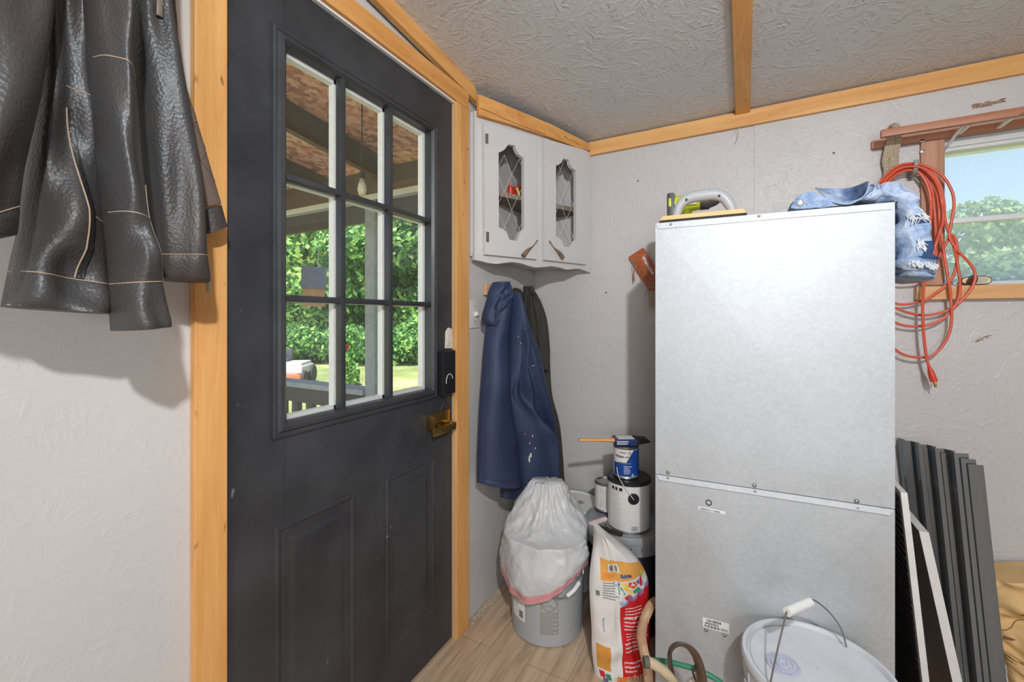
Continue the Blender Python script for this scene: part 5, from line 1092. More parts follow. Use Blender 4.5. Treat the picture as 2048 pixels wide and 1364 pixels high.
for (s0, s1, t0, t1) in ((0.17, 0.36, 0.245, 0.272), (0.34, 0.57, 0.925, 0.95)):
    tube(b, [mp(s0+(s1-s0)*x, t0+(t1-t0)*y+0.01*x*(s0 > 0.3), 0.002) for x, y in ((0, 0), (0.5, 0), (1, 0), (1, 1), (0.5, 1), (0, 1), (0, 0))], 0.0016, 5, smooth=False); tube(b, [mp(s0+(s1-s0)*x, (t0+t1)/2+0.01*x*(s0 > 0.3), 0.002) for x in (0.1, 0.4, 0.7, 0.9)], 0.0018, 5, smooth=False)
obj('orange_marks', b, ORL, bag, label='bright orange printed marks')
# mosaic corner
tiles = [('teal', (54, 160, 130), [(0.44, 0.37), (0.44, 0.45), (0.55, 0.45), (0.49, 0.38)]), ('sun yellow', (240, 204, 84), [(0.47, 0.335), (0.60, 0.335), (0.62, 0.40), (0.68, 0.42), (0.64, 0.46), (0.53, 0.39)]), ('tile red', (232, 84, 48), [(0.63, 0.33), (0.76, 0.335), (0.79, 0.375), (0.70, 0.40), (0.61, 0.37)]), ('violet', (112, 92, 176), [(0.78, 0.335), (0.85, 0.325), (0.83, 0.37), (0.80, 0.36)]), ('crimson', (196, 40, 62), [(0.86, 0.33), (0.92, 0.32), (0.91, 0.37), (0.86, 0.40), (0.84, 0.37)]), ('green', (58, 158, 98), [(0.68, 0.42), (0.80, 0.39), (0.86, 0.43), (0.70, 0.445)]), ('rose', (214, 56, 76), [(0.52, 0.475), (0.62, 0.45), (0.70, 0.485), (0.60, 0.52)]), ('blue', (64, 120, 180), [(0.44, 0.335), (0.465, 0.335), (0.47, 0.365), (0.44, 0.365)]), ('lime', (206, 210, 70), [(0.93, 0.30), (0.985, 0.285), (0.985, 0.32), (0.94, 0.345)])]
ms = obj('mosaic_ground', mpatch(0.405, 0.99, lambda s: 0.296-0.05*max(0, s-0.45), lambda s: 0.45-0.24*max(0, s-0.41)+0.012*abs(math.sin(s*17)), 0.0018, 40, 14), PAPER, bag)
for nm, rgb, pol in tiles:
    b = BM(); ng = [mp(0.4+(s-0.44)*0.95, 0.302+(tt-0.335)*0.66-(0.03 if tt < 0.325 else 0), 0.0028) for s, tt in pol]; cc = sum(ng, Vector())/len(ng); vs = [b.verts.new(p) for p in ng]; c_ = b.verts.new(cc)
    for i in range(len(vs)): b.faces.new((vs[i], vs[(i+1) % len(vs)], c_))
    obj('mosaic_tile', b, plain(nm+' print', rgb, 0.45), ms, False)
b = BM(); LB = plain('light blue print', (110, 160, 214), 0.5)
for (sc0, tc0) in ((0.48, 0.415), (0.63, 0.385), (0.76, 0.355), (0.90, 0.315)):
    for k in range(3): tube(b, [mp(sc0+(0.08-0.021*k)*math.cos(a), tc0+(0.036-0.010*k)*math.sin(a), 0.003) for a in [math.pi*i/12 for i in range(13)]], 0.0009, 5, smooth=False)
obj('wave_lines', b, LB, ms, False)
blocks = ((('de fraguado', 0.53), ('rápido, para parchado,', 0.555), ('a base de cemento,', 0.58), ('Compuesto', 0.605)), (('à prise rapide', 0.70), ('à base de ciment,', 0.725), ('Mélange à ragréer', 0.75)), (('Patching Compound', 0.835), ('Cement-Based', 0.86), ('Fast-Setting,', 0.885)))
for blk in blocks:
    b = BM()
    for txt, tt in blk:
        q = text_bm(txt, 0.0092, 'RIGHT', bold=0.00035); mapped(q, lambda x, y, z: mp(0.47+(-x)/MX, tt+y/MY-0.03*(-x)/MX, 0.0024)); join(b, q)
    obj('bold_print', b, WHITE, bag, False, label='white upside-down print')
rl = random.Random(6)
for n_, w_, t_ in ((4, 0.09, 0.475), (3, 0.085, 0.645)):
    q = lines_bm(0, 0, w_, n_, 0.009, 0.0027, rl); mapped(q, lambda x, y, z: mp(0.5+x/MX, t_-y/MY-0.03*x/MX, 0.0024)); obj('fine_print', q, WHITE, bag, False, label='small white print')
mtext('Planipatch', 1.0, 0.925, 0.036, plain('cream print', (236, 208, 160), 0.5), 'cream_lettering', 0.0006)
b = BM(); q = lines_bm(0, 0, 0.05, 7, 0.0085, 0.0025, rl); mapped(q, lambda x, y, z: mp(0.16+x/MX, 0.31-y/MY, 0.002)); join(b, q); q = text_bm('Planipatch', 0.011); mapped(q, lambda x, y, z: mp(0.14+y/MX*0.8, 0.55+x/MY, 0.002)); join(b, q); obj('grey_print', b, GREYINK, bag, False, label='grey side print')
obj('orange_side', mpatch(0.04, 0.24, 0.74, 0.90, 0.0012), plain('side orange print', (214, 150, 66), 0.45), bag, label='orange printed side')
b = BM(); 
for k, (rgb, s, tt) in enumerate((((196, 46, 50), 0.10, 0.93), ((60, 140, 96), 0.19, 0.935), ((112, 92, 168), 0.14, 0.965))):
    b = BM(); ng = [mp(s+dx, tt+dy, 0.002) for dx, dy in ((-0.045, -0.016), (0.03, -0.02), (0.045, 0.012), (-0.03, 0.018))]; vs = [b.verts.new(p) for p in ng]; b.faces.new(vs); obj('mosaic_tile', b, plain('side print %d' % k, rgb, 0.45), bag, False)
# ---- ribbed hose, tan pipe, strap, green tube in front of the furnace
t = thing('ribbed_hose', 'tan ribbed plastic hose between the mortar bag and the furnace', 'hose', pD(1290, 1325, 1.26))
hp = [pD(*p) for p in ((1309, 1203, 1.47), (1304, 1208, 1.42), (1297, 1220, 1.35), (1288, 1242, 1.30), (1283, 1270, 1.29), (1287, 1298, 1.29), (1294, 1330, 1.30), (1297, 1364, 1.32), (1299, 1410, 1.34))]
P_ = smooth_path(hp, 40); b = BM(); tube(b, P_, 0.012, 14, smooth=False, rad=lambda u: 0.0125+0.0016*math.sin(u*len(P_)*1.5)); obj('hose', b, plain('tan hose plastic', (196, 158, 124), 0.35, var=0.1), t)
t = thing('tan_pipe', 'stained tan pipe stub poking up beside the green tube in front of the furnace', 'pipe', pD(1330, 1350, 1.1))
b = BM(); pp = [pD(*p) for p in ((1288, 1324, 0.99), (1300, 1325, 0.99), (1322, 1338, 0.99), (1345, 1362, 0.99), (1362, 1400, 0.99), (1372, 1460, 1.0))]; tube(b, pp, 0.011, 16, 8); obj('pipe', b, plain('stained tan plastic', (178, 158, 130), 0.5, var=0.25, scale=30), t)
b = BM(); d_ = (pp[1]-pp[0]).normalized(); lathe(b, [(0.0105, 0), (0.0125, 0.0005), (0.0125, 0.012), (0.0105, 0.013)], (0, 0, 0), 20, Matrix.Translation(pp[0]-d_*0.001) @ Vector((0, 0, 1)).rotation_difference(d_).to_matrix().to_4x4(), cap=False); lathe(b, [(0.001, -0.0002), (0.0092, -0.0006)], (0, 0, 0), 20, Matrix.Translation(pp[0]-d_*0.0005) @ Vector((0, 0, 1)).rotation_difference(d_).to_matrix().to_4x4(), cap=False); obj('pipe_end', b, plain('dark pipe mouth', (92, 84, 72), 0.7), t)
t = thing('green_tube', 'thin green tube running across the foot of the furnace', 'tube', pD(1390, 1338, 1.12))
b = BM(); tube(b, [pD(*p) for p in ((1296, 1321, 1.16), (1325, 1322, 1.13), (1355, 1328, 1.11), (1395, 1340, 1.09), (1440, 1364, 1.07), (1480, 1410, 1.05))], 0.0065, 12); obj('tube', b, plain('green tubing', (46, 122, 92), 0.4), t)
t = thing('metal_strap', 'bent brown metal band arching up in front of the furnace', 'metal band', pD(1365, 1300, 1.06))
b = BM(); sp_ = [pD(*p) for p in ((1350, 1420, 1.06), (1347, 1364, 1.05), (1340, 1325, 1.045), (1341, 1300, 1.04), (1356, 1288, 1.045), (1376, 1293, 1.05), (1392, 1312, 1.055), (1402, 1345, 1.06), (1408, 1400, 1.07))]; tube(b, sp_, 0.013, 10, 10, flat=(1.0, 0.4)); obj('band', b, plain('brown bare metal', (112, 98, 84), 0.4, 0.7), t)
t = thing('pale_pipe', 'pale wrapped pipe end tied with dark wire behind the metal band', 'pipe', pD(1395, 1356, 1.06))
b = BM(); tube(b, [pD(1410, 1341, 1.115), pD(1395, 1356, 1.12), pD(1372, 1385, 1.125), pD(1355, 1430, 1.13)], 0.010, 14); obj('pipe', b, plain('pale pipe', (206, 192, 176), 0.5, var=0.1), t)
b = BM(); tube(b, [pD(1388, 1336, 1.065), pD(1402, 1342, 1.058), pD(1410, 1352, 1.06), pD(1412, 1370, 1.065)], 0.0028, 8); tube(b, [pD(1390, 1330, 1.065), pD(1386, 1345, 1.06), pD(1392, 1362, 1.062)], 0.0022, 8); obj('wire_tie', b, INK, t, label='dark wire tie')
# ---- big lidded bucket in front
C4 = Vector((1.116, -0.803, 0.0)); L4 = 0.385
t = thing('painted_bucket', 'pale grey lidded bucket with wire handle in front of the furnace', 'bucket', C4)
PALE = plain('pale grey bucket', (188, 190, 196), 0.4, var=0.04)
b = BM(); bucket_body(b, C4, 0.132, 0.146, 0.37); obj('body', b, PALE, t)
b = BM(); lathe(b, [(0.151, 0.335), (0.153, 0.336), (0.153, 0.372), (0.157, 0.376), (0.158, 0.388), (0.154, 0.394), (0.147, 0.394), (0.144, L4+0.002), (0.143, L4-0.003), (0.139, L4-0.002), (0.137, L4+0.001), (0.10, L4), (0.001, L4)], C4, 80, cap=False); ld = obj('lid', b, plain('pale grey lid', (200, 202, 206), 0.38, var=0.07, scale=12), t)
sp4 = pZ(1566, 1330, L4)
b = BM(); lathe(b, [(0.036, 0.0003), (0.035, 0.003), (0.031, 0.0035), (0.030, 0.001), (0.026, 0.001), (0.025, 0.004), (0.021, 0.0045), (0.020, 0.0015), (0.015, 0.0015), (0.014, 0.005), (0.009, 0.0055), (0.008, 0.002), (0.001, 0.002)], sp4, 40, cap=False); obj('pour_cap', b, plain('lilac grey cap', (180, 182, 198), 0.35), ld, label='ridged pour cap')
for k in range(16): a = 2*math.pi*k/16; b = BM(); slab(b, (-0.004, -0.002, 0.338), (0.004, 0.002, 0.362), 0.001, Matrix.Translation((C4.x, C4.y, 0)) @ Matrix.Rotation(a, 4, 'Z') @ Matrix.Translation((0, -0.1535, 0))); obj('lid_lug', b, PALE, ld)
for ang in (R(200), R(20)): b = BM(); slab(b, (-0.012, -0.006, 0.30), (0.012, 0.006, 0.334), 0.003, Matrix.Translation((C4.x, C4.y, 0)) @ Matrix.Rotation(ang+R(90), 4, 'Z') @ Matrix.Translation((0, -0.152, 0))); obj('handle_lug', b, PALE, t)
e0 = pD(1536, 1392, 0.925); e1 = pD(1693, 1293, 1.056)
g0, g1 = pD(1574, 1224, 0.965), pD(1620, 1204, 1.0)
b = BM(); tube(b, [e0, pD(1543, 1355, 0.93), pD(1556, 1295, 0.94), pD(1568, 1245, 0.955), g0, pD(1578, 1223, 0.968)], 0.0019, 8); tube(b, [g0, g1], 0.0015, 8, smooth=False); tube(b, [g1, pD(1627, 1200, 1.004), pD(1645, 1212, 1.018), pD(1665, 1232, 1.032), pD(1682, 1258, 1.046), e1], 0.0019, 8); hd = obj('wire_handle', b, WIRE, t)
b = BM(); dg = (g1-g0).normalized(); tube(b, [g0, g0+dg*0.002, g1-dg*0.002, g1], 0.0095, 18, smooth=False, rad=lambda u: 0.0098); obj('grip', b, WPL, hd, label='white grip')
# ================================================================ PANELS LEANING RIGHT OF THE FURNACE
def leaning(yf, tl, tr_, bl, br, yb):
    def end(a, c): 
        p, q = pY(*a, yf), pY(*c, yf); k = p.z/(p.z-q.z); return p, p+(q-p)*k
    (a, a2), (c, c2) = end(tl, bl), end(tr_, br); c2.z = a2.z = 0.001; c.z = a.z
    return a, c, a2, c2, yb-yf
PWH = plain('off white enamel', (212, 210, 206), 0.45, var=0.05); DKM = plain('dark louver metal', (128, 128, 130), 0.35, 0.3)
a, c, a2, c2, dp = leaning(-0.575, (1801, 984), (1817.5, 984), (1845, 1364), (1860, 1364), -0.035)
t = thing('louvered_panel', 'dark louvered furnace door with white edge leaning beside the furnace', 'panel', (a2+c2)/2+Vector((0, dp/2, 0)))
upv = (a-a2); V = Vector((0, dp, 0)); out = (c2-a2)
def P1(u, v, w): return a2+upv*u+V*v+out*w
b = BM(); rim = 0.06
prism(b, [P1(0, 0, 0), P1(0, 0, 1), P1(1, 0, 1), P1(1, 0, 0)], V*0.03); prism(b, [P1(0, 0.97, 0), P1(0, 0.97, 1), P1(1, 0.97, 1), P1(1, 0.97, 0)], V*0.03)
prism(b, [P1(1, 0.03, 0), P1(1, 0.03, 1), P1(1, 0.97, 1), P1(1, 0.97, 0)], upv*-0.02); prism(b, [P1(0, 0.03, 0), P1(0, 0.03, 1), P1(0, 0.97, 1), P1(0, 0.97, 0)], upv*0.02); obj('frame', b, PWH, t, False)
b = BM(); prism(b, [P1(0.02, 0.03, 0.5), P1(0.02, 0.97, 0.5), P1(0.98, 0.97, 0.5), P1(0.98, 0.03, 0.5)], out*0.3); 
n_ = 34
for k in range(n_):
    u0 = 0.05+0.9*k/n_; u1 = u0+0.9/n_*0.75; prism(b, [P1(u0, 0.08, 0.5), P1(u1, 0.08, 0.05), P1(u1-0.004, 0.08, 0.5)], V*0.84)
obj('louvers', b, DKM, t, False, label='dark louvered face')
a, c, a2, c2, dp = leaning(-0.50, (1838, 1062), (1858, 1062), (1905, 1364), (1925, 1364), -0.03)
t = thing('tray_panel', 'off white metal tray panel leaning between the louvered panel and roofing sheets', 'panel', (a2+c2)/2+Vector((0, dp/2, 0)))
upv = (a-a2); V = Vector((0, dp, 0)); out = (c2-a2)
b = BM()
prism(b, [P1(0, 0, 0), P1(0, 0, 1), P1(1, 0, 1), P1(1, 0, 0)], V*0.012); prism(b, [P1(0, 0.988, 0), P1(0, 0.988, 1), P1(1, 0.988, 1), P1(1, 0.988, 0)], V*0.012)
prism(b, [P1(1, 0.012, 0), P1(1, 0.012, 1), P1(1, 0.988, 1), P1(1, 0.988, 0)], upv*-0.006); prism(b, [P1(0, 0.012, 0), P1(0, 0.012, 1), P1(0, 0.988, 1), P1(0, 0.988, 0)], upv*0.006); obj('rim', b, PWH, t, False)
b = BM(); prism(b, [P1(0.006, 0.012, 0.75), P1(0.006, 0.988, 0.75), P1(0.994, 0.988, 0.75), P1(0.994, 0.012, 0.75)], out*0.15); obj('back', b, plain('brown stained back', (186, 166, 152), 0.5, var=0.12), t, False, label='brownish inside face')
# roofing sheets
ROOFM = N('dark roofing metal'); ROOFM.set(s2l((128, 136, 142)), 0.24, 0.8); ROOFM.bump(ROOFM.noise(ROOFM.coords((1, 1, 0.25)), 5, 3), 0.12, 0.02)
def sheet(TL, TR, BL, BR, dn, lab):
    TL, TR, BL, BR = map(Vector, (TL, TR, BL, BR)); n_ = (TR-TL).cross(BL-TL).normalized(); n_ = n_ if n_.x < 0 else -n_
    prof = []
    for k in range(4):
        s0 = k/4; prof += [(s0, 0), (s0+0.12, 0), (s0+0.155, 1), (s0+0.20, 1), (s0+0.235, 0)]
    prof.append((0.985, 0)); prof.append((1.0, -0.4)); b = BM(); nz = 24
    fr = []; bk = []
    for j in range(nz+1):
        w = j/nz
        fr.append([TL.lerp(TR, s).lerp(BL.lerp(BR, s), w)+n_*(0.018*h-dn) for s, h in prof]); bk.append([p-n_*0.0008 for p in fr[-1]])
    rings_mesh(b, [f+k_[::-1] for f, k_ in zip(fr, bk)], True, False, False)
    o = obj('roofing_sheet', b, ROOFM.m, None, False, origin=(BL+BR)/2); tag(o, lab, 'metal sheet', 'dark ribbed roofing sheets'); return o
for k, lab in enumerate(('dark ribbed metal roofing sheet, front one of the leaning stack', 'dark ribbed metal roofing sheet, middle one of the leaning stack', 'dark ribbed metal roofing sheet nearest the tan tarp, back of the stack')):
    d = 0.012*k; sheet((1.448+d, -0.02, 0.778-0.004*k), (1.532+d, -0.30-0.01*k, 0.812-0.012*k), (1.515+d, -0.02, 0.001), (1.590+d, -0.31-0.01*k, 0.001), 0.0, lab)
# tarp and white rag
TAN = cloth('tan canvas', (222, 184, 128), 0.85, 0.12); TAN2 = TAN
t = thing('canvas_tarp', 'crumpled tan canvas drop cloth heaped against the back wall', 'drop cloth', (1.85, -0.15, 0.0))
def tf(s, tt): return 0.03*noise.noise(Vector((s*4, tt*5, 1)))+0.015*noise.noise(Vector((s*9, tt*9, 4)))+0.02*math.sin(8*tt+5*s)*tt
b = BM(); tarpf = drape(b, [(1952, 1142), (1955, 1190), (1958, 1230), (1966, 1268)], [(2230, 1150), (2230, 1240), (2230, 1330), (2230, 1420)], (1.6, -0.09), (2.2, -0.09), 0.07, 0.07, tf, nu=70, nv=60, wob=0.02, seed=21, pw=0.4); tp = obj('upper_fold', b, TAN, t)
b = BM(); seam(b, tarpf, [(0.0, 0.93), (0.5, 0.93), (1.0, 0.93)], 0.0015); seam(b, tarpf, [(0.25, 0.35), (0.32, 0.15), (0.42, 0.42)], 0.002); seam(b, tarpf, [(0.05, 0.75), (0.45, 0.3)], 0.0012); obj('creases', b, cloth('brown crease', (132, 100, 66)), tp)
b = BM(); drape(b, [(1992, 1290), (2000, 1330), (1990, 1400)], [(2230, 1350), (2230, 1420), (2230, 1480)], (1.6, -0.10), (2.2, -0.10), 0.09, 0.07, tf, nu=50, nv=30, wob=0.02, seed=23, pw=0.4); obj('lower_fold', b, TAN, t)
b = BM(); q = tarpf(0.16, 0.72, 0.001); Mt = Matrix.Translation(q) @ Matrix.Rotation(R(8), 4, 'Y'); slab(b, (-0.012, -0.001, -0.004), (0.012, 0.0008, 0.004), 0.0004, Mt); obj('woven_tag', b, plain('brown tag', (142, 84, 72), 0.7), tp, label='small brown tag')
t = thing('white_rag', 'white cloth tucked under the tan drop cloth beside the roofing sheets', 'cloth', (1.65, -0.17, 0.0))
b = BM(); drape(b, [(1964, 1262), (1972, 1320), (1976, 1400)], [(1985, 1275), (2008, 1330), (2006, 1400)], (1.6, -0.175), (2.2, -0.175), 0.03, 0.012, tf, nu=24, nv=30, wob=0.015, seed=25); obj('cloth', b, cloth('white cloth', (214, 212, 208), 0.85, 0.06), t)
# ================================================================ OUTDOORS
GZ = -0.55
b = BM(); g = [[b.verts.new((x, y, GZ+0.12*noise.noise(Vector((x*0.07, y*0.07, 0))))) for y in range(-40, 81, 3)] for x in range(-70, 71, 3)]
for A_, B_ in zip(g[:-1], g[1:]):
    for i in range(len(A_)-1): b.faces.new((A_[i], A_[i+1], B_[i+1], B_[i]))
o = obj('lawn', b, lawn_mat(), None); o['kind'] = 'structure'
DECK = plain('porch floor boards', (208, 198, 188), 0.7); DPAINT = plain('dark brown porch paint', (66, 60, 56), 0.6, var=0.15); RAILP = plain('weathered grey rail', (158, 166, 170), 0.7, var=0.15)
b = BM()
for k in range(22): box(b, (-3.4, -3.2+0.15*k, -0.18), (-0.10, -3.2+0.15*k+0.143, -0.15))
box(b, (-3.4, -3.2, GZ-0.2), (-0.12, 0.09, -0.181)); o = obj('porch_floor', b, DECK, None, False); o['kind'] = 'structure'
t = thing('porch_roof', 'porch roof of bare strand board on dark brown rafters outside the door', 'porch roof', (-1.7, -1.5, 2.1))
OSB = bare_osb('strand board')
b = BM(); prism(b, [(-3.6, y, 2.20-0.112*y+dz) for y, dz in ((0.25, 0), (-4.2, 0), (-4.2, 0.1), (0.25, 0.1))], (3.48, 0, 0)); obj('roof_deck', b, OSB, t, False)
RAFT = plain('rafter wood', (92, 78, 72), 0.7, var=0.2)
for k in range(6):
    x = -3.52+0.62*k; b = BM(); prism(b, [(x, y, 2.199-0.112*y-dz) for y, dz in ((0.16, 0), (-4.1, 0), (-4.1, 0.14), (0.16, 0.14))], (0.04, 0, 0)); obj('rafter', b, RAFT, t, False)
b = BM(); slab(b, (-3.6, -0.075, 1.995), (-0.12, -0.035, 2.15), 0.003); obj('header_beam', b, RAFT, t, False)
b = BM(); slab(b, (-3.6, -0.09, 1.955), (-0.12, -0.035, 1.992), 0.003); obj('lit_edge_strip', b, WHITE, t, False, label='white strip for the lit board edge')  # white colour stands in for light on the lower board's top edge
b = BM(); slab(b, (-3.6, -0.03, 1.835), (-0.12, 0.0, 1.985), 0.003); obj('fascia_board', b, DPAINT, t, False)
b = BM(); slab(b, (-1.158, -0.09, -0.15), (-1.07, -0.002, 1.954), 0.004); obj('post', b, RAILP, t, label='weathered grey porch post')
b = BM(); slab(b, (-3.5, -0.09, -0.15), (-3.41, -0.002, 1.954), 0.004); obj('post', b, RAILP, t)
t = thing('porch_railing', 'weathered grey porch railing with square balusters seen through the door panes', 'railing', (-2.2, -0.05, -0.15))
b = BM(); slab(b, (-3.41, -0.11, 0.715), (-1.159, 0.02, 0.75), 0.003); obj('cap_rail', b, RAILP, t)
b = BM(); slab(b, (-3.41, -0.065, 0.60), (-1.159, -0.025, 0.714), 0.003); obj('top_rail', b, DPAINT, t); b = BM(); slab(b, (-3.41, -0.065, -0.06), (-1.159, -0.025, 0.02), 0.003); obj('bottom_rail', b, DPAINT, t)
for k in range(14):
    x = -3.36+0.158*k; b = BM(); slab(b, (x, -0.063, 0.021), (x+0.07, -0.027, 0.599), 0.002); obj('baluster', b, DPAINT, t)
# bulb on the porch
p = pD(724, 376, 1.9); t = thing('porch_bulb', 'small pale oval lamp bulb hanging under the porch roof', 'bulb', p)
zr = 2.20-0.112*p.y-0.001
b = BM(); lathe(b, [(0.001, -0.04), (0.014, -0.032), (0.02, -0.01), (0.017, 0.015), (0.011, 0.03), (0.011, 0.042)], p, 24); obj('globe', b, plain('pale bulb glass', (206, 200, 176), 0.25), t)
b = BM(); lathe(b, [(0.013, 0.04), (0.014, 0.05), (0.013, 0.07), (0.003, 0.075), (0.003, zr-p.z)], p, 16); obj('socket', b, plain('dark socket', (70, 64, 58), 0.6), t)
# birdhouse
p = pD(628, 612, 3.3); t = thing('birdhouse', 'small wooden birdhouse with slate grey roof hanging beyond the porch', 'birdhouse', p)
MBH = Matrix.Translation(p) @ Matrix.Rotation(YAW+R(24), 4, 'Z')
b = BM(); w, d, h = 0.075, 0.075, 0.15; prism(b, [MBH @ Vector(v) for v in ((-w, -d, 0), (-w, d, 0), (-w, d, h), (-w, 0, h+0.13), (-w, -d, h))], MBH.to_3x3() @ Vector((2*w, 0, 0))); obj('box', b, wood('birdhouse wood', (150, 104, 66), (200, 146, 98), 2), t, False)
SL = plain('slate shingle', (112, 126, 146), 0.7)
for sg in (-1, 1):
    b = BM(); prism(b, [MBH @ Vector(v) for v in ((-w-0.012, sg*(d+0.02), h-0.02), (-w-0.012, 0, h+0.14), (-w-0.012, 0, h+0.155), (-w-0.012, sg*(d+0.028), h-0.008))], MBH.to_3x3() @ Vector((2*w+0.024, 0, 0))); obj('roof_side', b, SL, t, False)
b = BM(); lathe(b, [(0.02, 0), (0.02, 0.001), (0.001, 0.001)], (0, 0, 0), 20, MBH @ Matrix.Translation((-w-0.0004, 0, h+0.02)) @ Matrix.Rotation(R(-90), 4, 'Y')); obj('entrance_hole', b, INK, t)
b = BM(); tube(b, [MBH @ Vector((0.03, 0, h+0.14)), MBH @ Vector((0.03, 0, h+0.9)), MBH @ Vector((0.02, 0, h+2.6))], 0.003, 6); obj('hanging_wire', b, WIRE, t)
# riding mower
mx, my = cxy(-5.85, 11.3); t = thing('riding_mower', 'grey and orange riding mower parked on the drive beyond the railing', 'mower', (mx, my, GZ))
MM = Matrix.Translation((mx, my, GZ)) @ Matrix.Rotation(YAW+R(8), 4, 'Z')
MG = plain('mower grey', (170, 170, 172), 0.35); MO = plain('mower orange', (224, 92, 56), 0.4)
b = BM(); slab(b, (-0.42, -0.5, 0.30), (0.42, 0.5, 0.52), 0.06, MM); slab(b, (-0.40, -0.35, 0.50), (0.36, 0.45, 0.60), 0.04, MM); obj('chassis', b, MG, t)
b = BM(); slab(b, (-0.46, -0.58, 0.14), (0.40, -0.42, 0.31), 0.03, MM); obj('bumper', b, MO, t, label='orange bumper')
b = BM(); slab(b, (-0.5, -0.05, 0.58), (-0.10, 0.35, 0.68), 0.03, MM); slab(b, (-0.5, 0.28, 0.64), (-0.10, 0.38, 0.92), 0.03, MM); obj('seat', b, plain('seat vinyl', (60, 66, 74), 0.5), t)
for x, y, r in ((-0.45, -0.35, 0.2), (0.38, -0.35, 0.2), (-0.45, 0.35, 0.24), (0.38, 0.35, 0.24)):
    b = BM(); lathe(b, [(r*0.5, -0.07), (r*0.92, -0.08), (r, -0.05), (r, 0.05), (r*0.92, 0.08), (r*0.5, 0.07)], (0, 0, 0), 28, MM @ Matrix.Translation((x, y, r)) @ Matrix.Rotation(R(90), 4, 'Y')); obj('wheel', b, plain('tyre', (52, 48, 46), 0.8), t)
# trees and shrubs
def leaf_mesh(name, blobs, n, size, seed, mat, parent):
    rg = np.random.default_rng(seed); V = []; F_ = []
    wts = np.array([bl[3] for bl in blobs], float); wts = wts**2/np.sum(wts**2)
    idx = rg.choice(len(blobs), n, p=wts); C = np.array([[bl[0], bl[1], bl[2]] for bl in blobs])[idx]; S = np.array([[bl[3], bl[3], bl[4]] for bl in blobs])[idx]
    d = rg.normal(size=(n, 3)); d /= np.linalg.norm(d, axis=1)[:, None]; rad = rg.random(n)**0.22
    P = C+d*S*rad[:, None]
    u = rg.normal(size=(n, 3)); u += d*0.0; u /= np.linalg.norm(u, axis=1)[:, None]; w = np.cross(u, d+rg.normal(size=(n, 3))*0.6); w /= np.linalg.norm(w, axis=1)[:, None]+1e-6
    sz = size*(0.6+0.8*rg.random(n))[:, None]
    Q = np.stack([P-u*sz, P+w*sz*0.55, P+u*sz, P-w*sz*0.55], axis=1).reshape(-1, 3)
    me = bpy.data.meshes.new(name); me.vertices.add(4*n); me.vertices.foreach_set('co', Q.astype(np.float32).ravel()); me.loops.add(4*n); me.polygons.add(n)
    me.loops.foreach_set('vertex_index', np.arange(4*n, dtype=np.int32)); me.polygons.foreach_set('loop_start', np.arange(0, 4*n, 4, dtype=np.int32)); me.update(calc_edges=True); me.validate()
    o = bpy.data.objects.new(name, me); COL.objects.link(o); me.materials.append(mat); o.parent = parent; return o
BARK = plain('bark', (92, 78, 64), 0.9, var=0.3)
LG = leaf_mat('bright green leaves', (58, 104, 50), (116, 176, 84), (206, 232, 140)); LD = leaf_mat('deep green leaves', (40, 84, 48), (84, 144, 78), (164, 208, 116)); LB_ = leaf_mat('far bluish leaves', (72, 108, 84), (110, 146, 108), (176, 196, 140))  # bright, deep and bluish leaf greens
def tree(x, y, h, rad, n, size, seed, mat, label, trunk_h=None, low=0.1):
    t = thing('tree', label, 'tree', (x, y, GZ), group='trees beyond the porch and lawn'); rr = random.Random(seed); bl = []
    for k in range(16):
        a = rr.random()*6.28; q = rr.random(); zz = h*(low+(0.86-low)*rr.random()); rad_z = rad*(0.35+0.65*math.sin(math.pi*min(1, zz/h))**0.6)
        bl.append((math.cos(a)*rad_z*0.7*math.sqrt(q), math.sin(a)*rad_z*0.7*math.sqrt(q), zz, rad*(0.28+0.28*rr.random()), rad*(0.22+0.22*rr.random())))
    leaf_mesh('foliage', bl, n, size, seed, mat, t)
    b = BM(); tube(b, [(x, y, GZ-0.1), (x+0.1, y, GZ+h*0.3), (x-0.05, y+0.1, GZ+h*0.7)], 0.14, 8, rad=lambda u: h*0.022*(1-0.75*u))
    for k in range(5): a = rr.random()*6.28; tube(b, [(x, y, GZ+h*(0.25+0.08*k)), (x+rad*0.5*math.cos(a), y+rad*0.5*math.sin(a), GZ+h*(0.42+0.08*k))], 0.05, 6, smooth=False)
    obj('trunk', b, BARK, t); return t
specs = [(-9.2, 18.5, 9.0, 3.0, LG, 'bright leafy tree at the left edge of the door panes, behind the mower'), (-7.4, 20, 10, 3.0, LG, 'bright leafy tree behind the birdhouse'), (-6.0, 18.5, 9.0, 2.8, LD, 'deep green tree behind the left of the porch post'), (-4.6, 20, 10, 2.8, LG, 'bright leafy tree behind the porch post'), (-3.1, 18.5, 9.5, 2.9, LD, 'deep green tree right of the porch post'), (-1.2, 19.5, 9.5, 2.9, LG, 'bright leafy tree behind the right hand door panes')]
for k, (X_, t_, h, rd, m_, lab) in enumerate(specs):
    x, y = cxy(X_, t_); tree(x, y, h, rd, 15000, 0.15, 40+k, m_, lab, low=0.08)
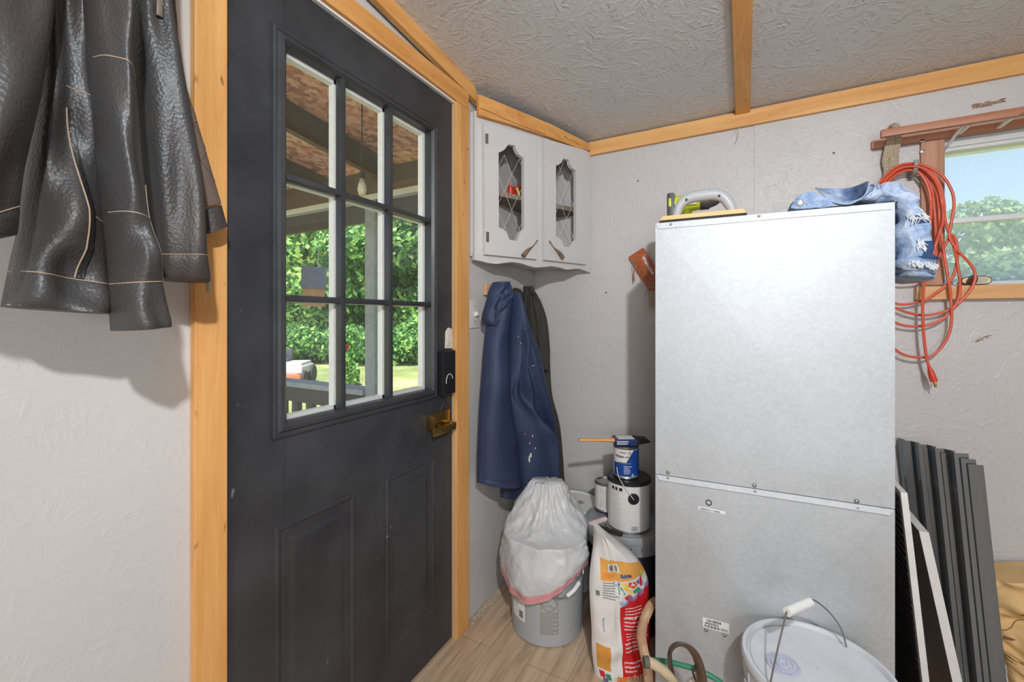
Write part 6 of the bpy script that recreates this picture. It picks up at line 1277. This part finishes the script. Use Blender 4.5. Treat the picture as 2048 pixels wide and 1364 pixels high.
for k in range(4):
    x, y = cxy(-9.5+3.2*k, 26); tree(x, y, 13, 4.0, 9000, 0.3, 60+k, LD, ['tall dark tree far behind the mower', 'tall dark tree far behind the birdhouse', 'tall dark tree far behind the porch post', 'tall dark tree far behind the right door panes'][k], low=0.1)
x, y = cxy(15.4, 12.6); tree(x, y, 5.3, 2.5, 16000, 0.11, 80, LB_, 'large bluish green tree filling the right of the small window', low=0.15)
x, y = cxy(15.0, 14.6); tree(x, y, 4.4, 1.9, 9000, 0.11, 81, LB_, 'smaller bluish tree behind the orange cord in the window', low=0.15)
def shrub(X_, t_, r, h, seed, label, m_=LD):
    x, y = cxy(X_, t_); t = thing('shrub', label, 'shrub', (x, y, GZ), group='shrubs at the edge of the lawn'); rr = random.Random(seed)
    leaf_mesh('foliage', [(rr.uniform(-r, r)*0.6, rr.uniform(-r, r)*0.4, h*rr.uniform(0.2, 0.7), r*0.5, h*0.35) for k in range(9)], 3600, 0.09, seed, m_, t)
    b = BM(); tube(b, [(x, y, GZ-0.05), (x, y, GZ+h*0.5)], 0.03, 6, smooth=False); obj('stem', b, BARK, t)
for k, (X_, t_, r, h, lab) in enumerate(((-8.2, 16.4, 1.6, 1.7, 'low green shrub behind the mower'), (-6.2, 16.2, 1.6, 1.5, 'low green shrub below the birdhouse'), (-4.4, 16.0, 1.5, 1.5, 'low green shrub left of the porch post'), (-2.6, 16.4, 1.5, 1.6, 'low green shrub right of the porch post'))): shrub(X_, t_, r, h, 90+k, lab)
shrub(-4.35, 11.2, 0.35, 0.75, 99, 'small yellow weedy bush on the lawn edge beside the drive', LG)
# more woods round the lawn, too far and dense to count
t = thing('treeline', 'dense distant woods around the far edge of the lawn', 'woods', (*cxy(-24, 26), GZ)); t['kind'] = 'stuff'
rr = random.Random(77); bl = []
for k in range(26):
    x, y = cxy(-34+1.35*k*0.9, 24+rr.uniform(-2, 4)); c_ = Vector(t.location)
    if -34+1.35*k*0.9 > -11.5: continue
    for z in (1.5, 4.0, 6.5): bl.append((x-c_.x, y-c_.y, z+rr.uniform(-0.6, 0.6), 2.2, 1.9))
o = leaf_mesh('foliage', bl, 22000, 0.24, 78, LD, t); o['kind'] = 'stuff'
